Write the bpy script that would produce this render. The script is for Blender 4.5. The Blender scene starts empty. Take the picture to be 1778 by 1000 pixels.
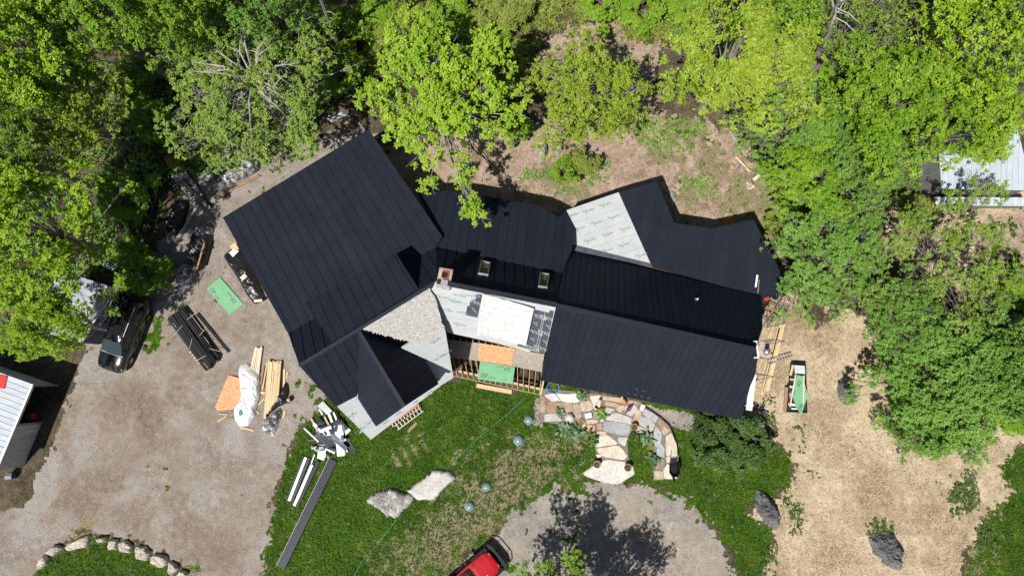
import bpy, bmesh, math, random
import numpy as np
from mathutils import Vector, Matrix
random.seed(7); rng = np.random.default_rng(7)
SC = bpy.context.scene
COL = SC.collection
# ------------------------------------------------------------------ camera
F = 1185.0; TH = math.radians(7.7); CZ = 48.0
cam_d = bpy.data.cameras.new('camera'); cam = bpy.data.objects.new('camera', cam_d); COL.objects.link(cam)
cam.location = (0, 0, CZ); cam.rotation_euler = (TH, 0, 0)
cam_d.sensor_fit = 'HORIZONTAL'; cam_d.sensor_width = 36.0; cam_d.lens = 36.0 * F / 1778.0
cam_d.clip_start = 0.5; cam_d.clip_end = 2000
SC.camera = cam
# ------------------------------------------------------------------ sky and sun
SUN_EL = math.radians(58); SH_AZ = math.radians(39)      # shadows fall towards +y turned 39 deg to +x
to_sun = Vector((-math.sin(SH_AZ) * math.cos(SUN_EL), -math.cos(SH_AZ) * math.cos(SUN_EL), math.sin(SUN_EL)))
world = bpy.data.worlds.new('World'); SC.world = world; world.use_nodes = True
wn = world.node_tree; bg = wn.nodes['Background']
sky = wn.nodes.new('ShaderNodeTexSky'); sky.sky_type = 'NISHITA'; sky.sun_disc = False
sky.sun_elevation = SUN_EL; sky.sun_rotation = math.atan2(to_sun.x, to_sun.y)
wn.links.new(sky.outputs[0], bg.inputs[0]); bg.inputs[1].default_value = 0.05
sun_d = bpy.data.lights.new('sun', 'SUN'); sun = bpy.data.objects.new('sun', sun_d); COL.objects.link(sun)
sun_d.energy = 5.0; sun_d.angle = math.radians(0.5); sun_d.color = (1.0, 0.955, 0.88)
sun.rotation_euler = to_sun.to_track_quat('Z', 'Y').to_euler(); sun.location = (-20, -20, 60)
SC.view_settings.view_transform = 'Standard'; SC.view_settings.look = 'None'
SC.view_settings.exposure = 0.25; SC.view_settings.gamma = 1.0
SC.cycles.max_bounces = 6; SC.cycles.transparent_max_bounces = 8

# ------------------------------------------------------------------ helpers
def ray(px, py):
    u = (px - 889.0) / F; v = -(py - 500.0) / F
    return Vector((u, v * math.cos(TH) + math.sin(TH), v * math.sin(TH) - math.cos(TH)))
def W(px, py, z=0.0):
    d = ray(px, py); t = (z - CZ) / d.z
    return Vector((d.x * t, d.y * t, z))
def cropper(x0, y0, s):
    return lambda x, y: (x0 + x / s, y0 + y / s)
def plane3(a, b, c):
    n = (b - a).cross(c - a).normalized()
    if n.z < 0: n = -n
    return (a, n)
def onpl(px, py, pl):
    d = ray(px, py); o = Vector((0, 0, CZ)); t = (pl[0] - o).dot(pl[1]) / d.dot(pl[1])
    return o + d * t
def topx(x, y, z=0.0):       # numpy arrays: world -> picture position, used to lay out the ground zones
    dz = z - CZ
    cy = y * math.cos(TH) + dz * math.sin(TH); cz = -y * math.sin(TH) + dz * math.cos(TH)
    return 889.0 + F * x / (-cz), 500.0 - F * cy / (-cz)
RL = {}
def root(name, loc, label, cat, group=None, rotz=0.0, scale=None):
    o = bpy.data.objects.new(name, None); COL.objects.link(o); o.empty_display_size = 0.2
    o.location = loc; o.rotation_euler = (0, 0, rotz)
    if scale: o.scale = scale
    RL[o.name] = Vector(loc)
    return tag(o, label, cat, group)
def tag(o, label=None, cat=None, group=None, kind=None):
    if label: o['label'] = label
    if cat: o['category'] = cat
    if group: o['group'] = group
    if kind: o['kind'] = kind
    return o
def mesh_obj(name, me, parent=None, loc=None):
    o = bpy.data.objects.new(name, me); COL.objects.link(o)
    if parent is not None:
        o.parent = parent; RL[o.name] = RL.get(parent.name, Vector((0, 0, 0)))
    elif loc is not None:
        o.location = loc; RL[o.name] = Vector(loc)
    return o
def add(name, verts, faces, mat, parent=None, loc=None, smooth=False, world=True):
    """one mesh object; verts in world space unless world=False (then local to the parent/loc)"""
    verts = [Vector(v) for v in verts]
    off = Vector((0, 0, 0))
    if world:
        if parent is not None: off = RL.get(parent.name, off)
        else:
            if loc is None:
                loc = Vector((sum(v.x for v in verts) / len(verts), sum(v.y for v in verts) / len(verts), min(v.z for v in verts)))
            off = Vector(loc)
    me = bpy.data.meshes.new(name)
    me.from_pydata([v - off for v in verts], [], faces)
    if mat: me.materials.append(mat)
    if smooth: me.polygons.foreach_set('use_smooth', [True] * len(me.polygons))
    me.update()
    return mesh_obj(name, me, parent, loc)
class MB:
    """collects shapes into one mesh"""
    def __init__(s): s.v = []; s.f = []
    def quad(s, *p):
        n = len(s.v); s.v += [Vector(q) for q in p]; s.f.append(tuple(range(n, n + len(p)))); return s
    def prism(s, poly, down):
        """closed slab: poly (top ring, world pts), extruded by vector down"""
        n = len(poly); b = len(s.v); d = Vector(down)
        a = sum(((poly[i] - poly[0]).cross(poly[i - 1] - poly[0]) for i in range(2, n)), Vector((0, 0, 0)))
        if a.dot(d) < 0: poly = list(reversed(poly))
        s.v += [Vector(p) for p in poly] + [Vector(p) + d for p in poly]
        s.f.append(tuple(range(b, b + n))); s.f.append(tuple(range(b + 2 * n - 1, b + n - 1, -1)))
        for i in range(n):
            j = (i + 1) % n; s.f.append((b + i, b + n + i, b + n + j, b + j))
        return s
    def bar(s, a, b, w, h, up=(0, 0, 1)):
        a = Vector(a); b = Vector(b); d = (b - a).normalized(); up = Vector(up)
        if abs(d.dot(up)) > .99: up = Vector((1, 0, 0))
        x = d.cross(up).normalized(); u = x.cross(d)
        p = [a - x * w / 2 + u * h / 2, a + x * w / 2 + u * h / 2, b + x * w / 2 + u * h / 2, b - x * w / 2 + u * h / 2]
        return s.prism(p, -u * h)
    def tube(s, pts, rad, n=6, caps=True):
        pts = [Vector(p) for p in pts]
        if not isinstance(rad, (list, tuple)): rad = [rad] * len(pts)
        b = len(s.v); up = Vector((0.13, 0.21, 0.97)).normalized()
        for i, p in enumerate(pts):
            d = (pts[min(i + 1, len(pts) - 1)] - pts[max(i - 1, 0)]).normalized()
            u = up if abs(d.dot(up)) < .95 else Vector((1, 0, 0))
            x = d.cross(u).normalized(); y = x.cross(d)
            for k in range(n):
                t = 2 * math.pi * k / n; s.v.append(p + (x * math.cos(t) + y * math.sin(t)) * rad[i])
        for i in range(len(pts) - 1):
            for k in range(n):
                j = (k + 1) % n; a = b + i * n
                s.f.append((a + k, a + n + k, a + n + j, a + j))
        if caps:
            s.f.append(tuple(b + k for k in range(n))); e = b + (len(pts) - 1) * n
            s.f.append(tuple(e + k for k in reversed(range(n))))
        return s
    def lathe(s, c, prof, n=14, axis=None):
        """prof: (r, z) list; about vertical axis at c (or matrix axis)"""
        b = len(s.v); c = Vector(c)
        for r, z in prof:
            for k in range(n):
                t = 2 * math.pi * k / n; p = Vector((r * math.cos(t), r * math.sin(t), z))
                if axis is not None: p = axis @ p
                s.v.append(c + p)
        for i in range(len(prof) - 1):
            for k in range(n):
                j = (k + 1) % n; a = b + i * n; s.f.append((a + k, a + j, a + n + j, a + n + k))
        s.f.append(tuple(b + k for k in reversed(range(n)))); e = b + (len(prof) - 1) * n
        s.f.append(tuple(e + k for k in range(n)))
        return s
    def build(s, name, mat, parent=None, loc=None, smooth=False, world=True):
        return add(name, s.v, s.f, mat, parent, loc, smooth, world)
# ------------------------------------------------------------------ materials
def new_mat(name):
    m = bpy.data.materials.new(name); m.use_nodes = True
    return m, m.node_tree, m.node_tree.nodes['Principled BSDF']
def nz(nt, scale, detail=4, rough=.55, vec=None, dist=0.0):
    n = nt.nodes.new('ShaderNodeTexNoise'); n.inputs['Scale'].default_value = scale
    n.inputs['Detail'].default_value = detail; n.inputs['Roughness'].default_value = rough
    n.inputs['Distortion'].default_value = dist
    if vec is not None: nt.links.new(vec, n.inputs['Vector'])
    return n.outputs['Fac']
def ramp(nt, fac, stops, interp='LINEAR'):
    r = nt.nodes.new('ShaderNodeValToRGB'); r.color_ramp.interpolation = interp
    el = r.color_ramp.elements
    while len(el) < len(stops): el.new(0.5)
    for e, (p, c) in zip(el, stops):
        e.position = p; e.color = (c[0], c[1], c[2], 1) if not isinstance(c, (int, float)) else (c, c, c, 1)
    nt.links.new(fac, r.inputs[0]); return r.outputs[0]
def mix(nt, fac, a, b, mode='MIX'):
    m = nt.nodes.new('ShaderNodeMix'); m.data_type = 'RGBA'; m.blend_type = mode
    for sock, val in ((m.inputs[0], fac), (m.inputs[6], a), (m.inputs[7], b)):
        if isinstance(val, (int, float)): sock.default_value = val
        elif isinstance(val, (tuple, list)): sock.default_value = (val[0], val[1], val[2], 1)
        else: nt.links.new(val, sock)
    return m.outputs[2]
def math_n(nt, op, a, b=None):
    m = nt.nodes.new('ShaderNodeMath'); m.operation = op
    for i, val in enumerate((a, b)):
        if val is None: continue
        if isinstance(val, (int, float)): m.inputs[i].default_value = val
        else: nt.links.new(val, m.inputs[i])
    return m.outputs[0]
def ocoord(nt):
    t = nt.nodes.new('ShaderNodeTexCoord'); return t.outputs['Object']
def wpos(nt):
    t = nt.nodes.new('ShaderNodeNewGeometry'); return t.outputs['Position']
def bump(nt, b, h, strength=.4, dist=.02):
    n = nt.nodes.new('ShaderNodeBump'); n.inputs['Strength'].default_value = strength; n.inputs['Distance'].default_value = dist
    nt.links.new(h, n.inputs['Height']); nt.links.new(n.outputs[0], b.inputs['Normal'])
def attr(nt, name):
    a = nt.nodes.new('ShaderNodeAttribute'); a.attribute_name = name; return a.outputs['Fac']
def M_noise(name, c1, c2, scale=3.0, rough=.7, metal=0.0, bmp=0.0, detail=5, lo=.3, hi=.7, world=False, stretch=None, fine=None, objvar=0.0, spec=.25):
    m, nt, b = new_mat(name)
    v = wpos(nt) if world else ocoord(nt)
    if stretch:
        mp = nt.nodes.new('ShaderNodeMapping'); mp.inputs['Scale'].default_value = stretch
        nt.links.new(v, mp.inputs[0]); v = mp.outputs[0]
    f = nz(nt, scale, detail, .6, v)
    col = ramp(nt, f, [(lo, c1), (hi, c2)])
    if fine:
        f2 = nz(nt, fine[0], 3, .6, v)
        col = mix(nt, fine[1], col, ramp(nt, f2, [(.35, (0, 0, 0)), (.65, (1, 1, 1))]), 'OVERLAY')
    if objvar:
        oi = nt.nodes.new('ShaderNodeObjectInfo')
        k = math_n(nt, 'ADD', math_n(nt, 'MULTIPLY', oi.outputs['Random'], objvar), 1 - objvar / 2)
        col = mix(nt, 1.0, col, k, 'MULTIPLY')
    nt.links.new(col, b.inputs['Base Color'])
    b.inputs['Roughness'].default_value = rough; b.inputs['Metallic'].default_value = metal; b.inputs['Specular IOR Level'].default_value = spec
    if bmp: bump(nt, b, f, bmp)
    return m
def M_plain(name, c, rough=.6, metal=0.0, spec=.5, coat=0.0):
    m, nt, b = new_mat(name); v = ocoord(nt)
    f = nz(nt, 2.5, 4, .6, v)
    col = ramp(nt, f, [(.25, tuple(x * .86 for x in c)), (.75, tuple(min(1, x * 1.1) for x in c))])
    nt.links.new(col, b.inputs['Base Color'])
    b.inputs['Roughness'].default_value = rough; b.inputs['Metallic'].default_value = metal
    b.inputs['Specular IOR Level'].default_value = spec; b.inputs['Coat Weight'].default_value = coat
    return m
MT = {}
def M_leaf(name, ca, cb, cc, trans=.35):
    m, nt, b = new_mat(name)
    t = attr(nt, 'tint')
    col = ramp(nt, t, [(0.0, ca), (.5, cb), (1.0, cc)])
    nt.links.new(col, b.inputs['Base Color']); b.inputs['Roughness'].default_value = .5; b.inputs['Specular IOR Level'].default_value = .35
    tr = nt.nodes.new('ShaderNodeBsdfTranslucent'); nt.links.new(mix(nt, 1.0, col, (1.15, 1.25, .55), 'MULTIPLY'), tr.inputs[0])
    ms = nt.nodes.new('ShaderNodeMixShader'); ms.inputs[0].default_value = trans
    nt.links.new(b.outputs[0], ms.inputs[1]); nt.links.new(tr.outputs[0], ms.inputs[2])
    out = nt.nodes['Material Output']; nt.links.new(ms.outputs[0], out.inputs[0])
    return m
# roof metal
def M_roofmetal():
    m, nt, b = new_mat('standing seam metal'); v = wpos(nt)
    f = nz(nt, .7, 4, .6, v); g = nz(nt, 9.0, 3, .6, v)
    oi = nt.nodes.new('ShaderNodeObjectInfo')
    k = math_n(nt, 'ADD', math_n(nt, 'MULTIPLY', oi.outputs['Random'], .14), math_n(nt, 'ADD', math_n(nt, 'MULTIPLY', f, .55), .56))
    k = math_n(nt, 'ADD', k, math_n(nt, 'MULTIPLY', g, .1))
    col = mix(nt, 1.0, (.0185, .0230, .0345), k, 'MULTIPLY')
    spot = ramp(nt, nz(nt, 14.0, 1, .5, v), [(.80, 0.0), (.83, 1.0)])
    col = mix(nt, math_n(nt, 'MULTIPLY', spot, .5), col, (.12, .12, .12))
    nt.links.new(col, b.inputs['Base Color'])
    nt.links.new(math_n(nt, 'ADD', math_n(nt, 'MULTIPLY', f, .16), .46), b.inputs['Roughness'])
    b.inputs['Specular IOR Level'].default_value = .05
    bump(nt, b, nz(nt, 1.6, 2, .5, v), .12, .02)
    return m
MT['roof'] = M_roofmetal()
MT['trim'] = M_plain('dark trim metal', (.015, .018, .027), .5, 0, .2)
MT['under'] = M_noise('white roof underlayment', (.43, .455, .475), (.51, .525, .535), 1.3, .65, bmp=.25, world=True, fine=(7, .06))
MT['printgreen'] = M_plain('green print', (.05, .26, .19), .7)
MT['printgrey'] = M_plain('grey print', (.42, .44, .45), .7)
MT['printpale'] = M_plain('pale print', (.50, .57, .55), .7)
MT['vycor'] = M_noise('grey membrane', (.055, .065, .085), (.09, .1, .125), 2.0, .55, bmp=.15, world=True)
MT['printwhite'] = M_plain('white print', (.62, .64, .72), .6)
MT['brick'] = M_noise('red brick', (.26, .10, .07), (.42, .17, .12), 9, .85, bmp=.3)
MT['mortar'] = M_noise('mortar crown', (.28, .24, .19), (.52, .44, .36), 6, .9, bmp=.4)
MT['flue'] = M_plain('clay flue', (.5, .13, .05), .7)
MT['galv'] = M_plain('galvanised metal', (.55, .57, .6), .35, .8)
MT['alu'] = M_plain('aluminium', (.66, .68, .7), .35, .7)
MT['steel'] = M_plain('grey steel tube', (.2, .2, .22), .45, .5)
MT['soot'] = M_plain('soot black', (.008, .008, .008), .9)
MT['glassdark'] = M_plain('dark glass', (.012, .014, .016), .12, 0, .5)
MT['glassgreen'] = M_plain('green tinted glass', (.22, .34, .25), .15)
MT['frame'] = M_plain('grey frame', (.24, .23, .23), .5)
MT['wallboard'] = M_noise('weathered wall boards', (.2, .18, .16), (.32, .29, .26), 2, .85, stretch=(6, 6, .6))
MT['housewall'] = M_noise('cedar wall shingles', (.22, .16, .11), (.34, .26, .19), 3, .85, stretch=(4, 4, 9), bmp=.3)
MT['shingle'] = M_noise('weathered wood shingle', (.36, .34, .33), (.60, .58, .565), 5.0, .9, world=True, bmp=.3, lo=.25, hi=.75, fine=(16, .35))
MT['lumber'] = M_noise('fresh lumber', (.50, .36, .20), (.70, .54, .34), 3, .75, stretch=(2, 9, 9), objvar=.25)
MT['lumberpale'] = M_noise('pale lumber', (.62, .5, .36), (.80, .68, .5), 3, .75, stretch=(3, 9, 9), objvar=.2)
MT['joist'] = M_noise('framing lumber', (.34, .235, .14), (.50, .375, .245), 3, .8, stretch=(2, 9, 9), objvar=.3)
MT['ply'] = M_noise('fir plywood', (.50, .20, .08), (.72, .42, .24), 3.2, .75, lo=.35, hi=.62, stretch=(1.2, 3.5, 1), detail=6)
MT['osb'] = M_noise('grey strand board', (.24, .21, .19), (.42, .38, .345), 12, .9, bmp=.2, fine=(30, .35))
MT['zip'] = M_noise('green coated sheathing', (.15, .36, .20), (.19, .42, .245), 1.6, .55)
MT['printblack'] = M_plain('black print', (.02, .03, .03), .7)
MT['white'] = M_plain('white paint', (.78, .79, .8), .4)
MT['offwhite'] = M_plain('white plastic film', (.68, .7, .72), .4)
MT['black'] = M_plain('black plastic', (.010, .010, .012), .45, 0, .2)
MT['blackwood'] = M_noise('charred black boards', (.012, .012, .014), (.05, .05, .055), 5, .7, stretch=(2, 8, 8), objvar=.5, spec=.08)
MT['tarpblack'] = M_noise('black plastic film', (.008, .008, .010), (.03, .03, .034), 5, .3, bmp=.8, spec=.5)
MT['tarpgrey'] = M_noise('clear plastic film', (.08, .08, .085), (.60, .60, .62), 3.2, .25, bmp=.9, lo=.42, hi=.68, fine=(9, .4), spec=.5)
MT['foil'] = M_noise('crinkled reflective blanket', (.66, .66, .67), (.84, .84, .84), 16.0, .38, .25, bmp=.55, lo=.3, hi=.6, spec=.5)
MT['stakewood'] = M_plain('thin wood strip', (.5, .42, .33), .8)
MT['brownwood'] = M_noise('old brown wood', (.20, .12, .07), (.38, .26, .16), 4, .8, stretch=(2, 7, 7), objvar=.3)
MT['barkgrey'] = M_noise('grey bark', (.16, .14, .12), (.34, .31, .28), 5, .9, bmp=.4, spec=.1)
MT['barkpale'] = M_noise('pale bark', (.26, .24, .22), (.44, .42, .39), 5, .9, bmp=.3)
MT['rock'] = M_noise('grey rock', (.17, .16, .155), (.42, .40, .385), 1.5, .85, bmp=.6, lo=.38, hi=.6, fine=(7, .25))
MT['rockdark'] = M_noise('dark grey rock', (.075, .075, .08), (.20, .195, .195), 1.6, .85, bmp=.7, fine=(7, .3))
MT['rockpale'] = M_noise('pale slab rock', (.40, .385, .36), (.56, .55, .53), 1.0, .85, bmp=.35, fine=(7, .12))
MT['terracotta'] = M_plain('terracotta', (.38, .15, .07), .8)
MT['bluehose'] = M_plain('blue hose', (.03, .18, .42), .45)
MT['redpaint'] = M_plain('red paint', (.55, .03, .03), .4)
# ------------------------------------------------------------------ ground zones
def inpoly(px, py, poly):
    res = np.zeros(px.shape, bool); n = len(poly)
    for i in range(n):
        x1, y1 = poly[i]; x2, y2 = poly[(i + 1) % n]
        if y1 == y2: continue
        c = ((y1 > py) != (y2 > py)) & (px < (x2 - x1) * (py - y1) / (y2 - y1) + x1)
        res ^= c
    return res
def vnoise(x, y, cell, seed):
    r = np.random.default_rng(seed).random((512, 512))
    gx = x / cell; gy = y / cell; ix = np.floor(gx).astype(int); iy = np.floor(gy).astype(int)
    fx = gx - ix; fy = gy - iy; fx = fx * fx * (3 - 2 * fx); fy = fy * fy * (3 - 2 * fy)
    a = r[ix % 512, iy % 512]; b = r[(ix + 1) % 512, iy % 512]; c = r[ix % 512, (iy + 1) % 512]; d = r[(ix + 1) % 512, (iy + 1) % 512]
    return (a * (1 - fx) + b * fx) * (1 - fy) + (c * (1 - fx) + d * fx) * fy - .5
GX0, GX1, GY0, GY1, CELL = -43.0, 43.0, -17.0, 33.0, 0.10
nx = int((GX1 - GX0) / CELL); ny = int((GY1 - GY0) / CELL)
vx = GX0 + np.arange(nx + 1) * CELL; vy = GY0 + np.arange(ny + 1) * CELL
VX, VY = np.meshgrid(vx, vy)                      # (ny+1, nx+1)
CXm, CYm = np.meshgrid(vx[:-1] + CELL / 2, vy[:-1] + CELL / 2)
bumpz = vnoise(VX, VY, 2.3, 1) * .05 + vnoise(VX, VY, .7, 2) * .035
VX = VX + (rng.random(VX.shape) - .5) * .075; VY = VY + (rng.random(VY.shape) - .5) * .075
def jit(amp, seed, X, Y):
    return (vnoise(X, Y, 2.0, seed) * 1.0 + vnoise(X, Y, .6, seed + 1) * 1.1 + vnoise(X, Y, .22, seed + 2) * .9) * amp
PXc, PYc = topx(CXm, CYm)
Z = {}
Z['gravel'] = [(330, 300), (640, 210), (700, 420), (640, 640), (600, 735), (520, 745), (492, 810), (472, 900), (462, 1030), (345, 1030), (318, 985), (240, 938), (150, 918), (75, 962), (45, 1030), (-40, 1030), (-40, 900), (0, 893), (52, 862), (135, 655), (150, 620), (165, 560), (205, 500), (240, 470), (300, 410)]
Z['lawn'] = [(560, 690), (640, 640), (780, 650), (938, 686), (945, 665), (1330, 735), (1378, 815), (1362, 850), (1295, 895), (1345, 930), (1335, 950), (1310, 1030), (1290, 1010), (1240, 915), (1190, 862), (1085, 838), (1010, 838), (960, 850), (880, 905), (800, 975), (770, 1030), (455, 1030), (470, 900), (490, 810), (520, 745)]
Z['lawn2'] = [(45, 1030), (75, 965), (150, 924), (240, 944), (310, 985), (345, 1030)]
Z['lawn3'] = [(1800, 760), (1765, 780), (1745, 815), (1768, 860), (1705, 905), (1690, 950), (1668, 1040), (1800, 1040)]
Z['drive'] = [(760, 1040), (800, 975), (880, 905), (960, 848), (1015, 838), (1085, 840), (1190, 862), (1245, 920), (1300, 1040)]
Z['straw'] = [(1300, 480), (1390, 520), (1400, 560), (1470, 535), (1600, 560), (1800, 620), (1800, 760), (1765, 780), (1745, 815), (1768, 860), (1705, 905), (1690, 950), (1668, 1040), (1310, 1040), (1335, 950), (1345, 930), (1295, 895), (1362, 850), (1378, 815), (1330, 735), (1280, 700)]
Z['wallstrip'] = [(1108, 700), (1220, 722), (1214, 750), (1175, 742), (1118, 722)]
Z['deckside'] = [(928, 690), (948, 690), (940, 745), (926, 740)]
Z['yard'] = [(600, 190), (700, 260), (900, 200), (1000, 215), (1100, 190), (1230, 210), (1290, 240), (1350, 330), (1400, 420), (1330, 500), (1000, 480), (700, 450)]
Z['yardtop'] = [(940, 60), (1000, 30), (1120, 45), (1150, 80), (1130, 190), (1080, 200), (950, 130)]
Z['dirt_r'] = [(1560, 340), (1800, 340), (1800, 580), (1700, 560), (1600, 470), (1500, 420)]
Z['dirt_r2'] = [(1690, 400), (1800, 370), (1800, 610), (1745, 600), (1680, 480)]
Z['patio'] = [(900 + x / 4.547, 640 + y / 4.547) for x, y in [(170, 150), (640, 200), (960, 255), (1020, 320), (1110, 380), (1195, 455), (1255, 610), (1262, 870), (1068, 880), (1060, 800), (1095, 760), (1065, 640), (1050, 510), (920, 430), (860, 560), (870, 700), (925, 830), (790, 918), (500, 825), (640, 720), (600, 620), (620, 530), (530, 500), (470, 420), (330, 440), (190, 420), (165, 340)]]
def ground_z(x, y):
    i = np.clip(np.rint((x - GX0) / CELL).astype(int), 0, nx); j = np.clip(np.rint((y - GY0) / CELL).astype(int), 0, ny); return bumpz[j, i]
def off_patio(P):
    px, py = topx(P[:, 0], P[:, 1]); return P[~inpoly(px, py, Z['patio'])]
LAB = np.zeros(CXm.shape, np.int8)                # 0 forest floor
def paint(name, idx, amp, seed):
    a = jit(amp, seed, CXm, CYm); b = jit(amp, seed + 50, CXm, CYm)
    LAB[inpoly(PXc + a, PYc + b, Z[name])] = idx
paint('yard', 1, 26, 10); paint('yardtop', 1, 26, 14); paint('dirt_r', 5, 30, 17)
paint('dirt_r2', 1, 30, 66); paint('gravel', 2, 14, 20); paint('straw', 5, 22, 30); paint('lawn', 3, 18, 40); paint('drive', 4, 14, 44)
paint('wallstrip', 4, 4, 61); paint('deckside', 4, 5, 63); paint('lawn2', 3, 5, 46); paint('lawn3', 3, 20, 48)
# weeds and bare spots: small islands of one cover inside another
wn1 = vnoise(CXm, CYm, .5, 71) + vnoise(CXm, CYm, .2, 72) * .7 + vnoise(CXm, CYm, 3.5, 73) * 1.0
def near(pts, r):
    d = np.full(CXm.shape, 1e9)
    for (x, y) in pts: d = np.minimum(d, np.hypot(PXc - x, PYc - y))
    return np.clip(1 - d / r, 0, 1)
weed = wn1 + .9 * near([(1660, 850), (1640, 880), (1700, 830), (1400, 800), (1380, 760), (1390, 890), (1520, 915), (1340, 990)], 60)
weed = wn1 + 1.0 * near([(500, 770), (520, 735), (510, 820), (560, 705), (330, 985), (150, 915), (95, 700), (265, 590), (275, 560), (640, 200)], 40)
LAB[(LAB == 2) & (weed > .78)] = 3
weed = wn1 + .9 * near([(1160, 235), (1190, 225), (1110, 225), (1230, 290), (1150, 260), (960, 310), (1000, 330), (1330, 340), (1290, 330), (1340, 400), (1200, 330)], 45)
LAB[(LAB == 1) & (weed > .33)] = 3
weed = wn1 + .8 * near([(1180, 850), (1150, 850), (1210, 880), (1090, 836), (1000, 845)], 35)
LAB[(LAB == 4) & (weed > .6)] = 3
def zone_attr(polys, soft, X, Y, seed):
    px, py = topx(X, Y); acc = np.zeros(X.shape)
    for k in range(10):
        dx = (vnoise(X, Y, 1.1, seed + k)) * soft * 2; dy = (vnoise(X, Y, .9, seed + 30 + k)) * soft * 2
        m = np.zeros(X.shape, bool)
        for p in polys: m |= inpoly(px + dx, py + dy, p)
        acc += m
    return acc / 10
DRY = zone_attr([[(640, 1010), (690, 955), (760, 880), (830, 820), (900, 775), (960, 735), (1010, 750), (1020, 790), (960, 810), (930, 850), (900, 880), (810, 965), (770, 1010)],
                 [(1000, 210), (1360, 210), (1400, 420), (900, 420), (740, 300)]], 70, VX, VY, 200) * .7
def strip(a, b, w):
    (x1, y1), (x2, y2) = a, b; L = math.hypot(x2 - x1, y2 - y1); nx_, ny_ = -(y2 - y1) / L * w / 2, (x2 - x1) / L * w / 2
    return [(x1 + nx_, y1 + ny_), (x2 + nx_, y2 + ny_), (x2 - nx_, y2 - ny_), (x1 - nx_, y1 - ny_)]
BRN = zone_attr([[(120, 700), (330, 640), (310, 760), (150, 840)], [(40, 870), (150, 800), (300, 860), (430, 930), (460, 1000), (380, 1000), (230, 900), (100, 930)], [(270, 520), (400, 560), (430, 620), (330, 640)], [(900, 930), (1100, 880), (1250, 990), (1150, 1000), (1050, 930)], [(1475, 835), (1560, 850), (1620, 900), (1590, 940), (1520, 880)], [(1435, 795), (1500, 785), (1515, 830), (1450, 830)], [(1560, 840), (1650, 880), (1620, 930), (1560, 900)], [(1340, 520), (1440, 520), (1440, 580), (1370, 600)], [(1420, 930), (1470, 920), (1480, 980), (1430, 990)], [(1680, 930), (1720, 900), (1700, 990), (1660, 1000)]], 60, VX, VY, 400)
DRY = np.maximum(DRY, BRN)
STR = [strip((800, 778), (781, 806), 9), strip((818, 785), (801, 811), 9), strip((705, 757), (727, 794), 9), strip((693, 772), (715, 812), 9), strip((680, 780), (694, 812), 9), strip((724, 753), (745, 790), 8)]
DRY = np.maximum(DRY, zone_attr(STR, 5, VX, VY, 300) * .62)
def lab_at(x, y):
    i = np.clip(((x - GX0) / CELL).astype(int), 0, nx - 1); j = np.clip(((y - GY0) / CELL).astype(int), 0, ny - 1); return LAB[j, i]
def ground_mesh(name, idx, mat, z=0.0, extra=None):
    jj, ii = np.nonzero(LAB == idx)
    a = jj * (nx + 1) + ii
    quads = np.stack([a, a + 1, a + nx + 2, a + nx + 1], 1)
    used, inv = np.unique(quads.ravel(), return_inverse=True)
    co = np.stack([VX.ravel()[used], VY.ravel()[used], bumpz.ravel()[used] + z], 1)
    q = inv.reshape(-1, 4); dry = DRY.ravel()[used]
    if extra:
        ev, ef = extra; q = np.vstack([q, np.array(ef) + len(co)]); co = np.vstack([co, np.array(ev)]); dry = np.concatenate([dry, np.zeros(len(ev))])
    me = bpy.data.meshes.new(name); nf = len(q)
    me.vertices.add(len(co)); me.vertices.foreach_set('co', co.astype(np.float32).ravel())
    me.loops.add(nf * 4); me.loops.foreach_set('vertex_index', q.astype(np.int32).ravel())
    me.polygons.add(nf); me.polygons.foreach_set('loop_start', np.arange(nf, dtype=np.int32) * 4)
    me.polygons.foreach_set('use_smooth', np.ones(nf, bool))
    at = me.attributes.new('dry', 'FLOAT', 'POINT'); at.data.foreach_set('value', dry.astype(np.float32))
    me.update(calc_edges=True); me.materials.append(mat)
    return tag(mesh_obj(name, me), kind='structure')
def M_ground(name, cols, big, mid, fine, bmp=.5, grassy=False, brown=None):
    m, nt, b = new_mat(name); v = wpos(nt)
    f1 = nz(nt, big, 4, .6, v); f2 = nz(nt, mid, 4, .65, v); f3 = nz(nt, fine, 2, .7, v)
    s = math_n(nt, 'ADD', math_n(nt, 'MULTIPLY', f1, .28), math_n(nt, 'ADD', math_n(nt, 'MULTIPLY', f2, .32), math_n(nt, 'MULTIPLY', f3, .40)))
    n = len(cols); col = ramp(nt, s, [(.40 + .20 * i / (n - 1), c) for i, c in enumerate(cols)])
    if grassy:
        d = attr(nt, 'dry'); w2 = nz(nt, 1.7, 6, .75, v)
        dd = math_n(nt, 'ADD', d, math_n(nt, 'MULTIPLY', math_n(nt, 'SUBTRACT', w2, .5), 3.2))
        hay = ramp(nt, f3, [(.3, (.12, .095, .06)), (.5, (.24, .20, .12)), (.7, (.36, .31, .2))])
        yel = ramp(nt, nz(nt, .55, 3, .6, v), [(.48, 0.0), (.68, .38)])
        col = mix(nt, yel, col, ramp(nt, f3, [(.3, (.05, .078, .010)), (.7, (.115, .14, .022))]))
        col = mix(nt, ramp(nt, dd, [(.22, 0.0), (.62, .92)]), col, hay)
    if brown:
        col = mix(nt, math_n(nt, 'MULTIPLY', attr(nt, 'dry'), .8), col, mix(nt, 1.0, col, brown, 'MULTIPLY'))
    nt.links.new(col, b.inputs['Base Color']); b.inputs['Roughness'].default_value = .95
    b.inputs['Specular IOR Level'].default_value = .06
    bump(nt, b, math_n(nt, 'ADD', f3, math_n(nt, 'MULTIPLY', f2, 1.5)), bmp, .06)
    return m
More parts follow.
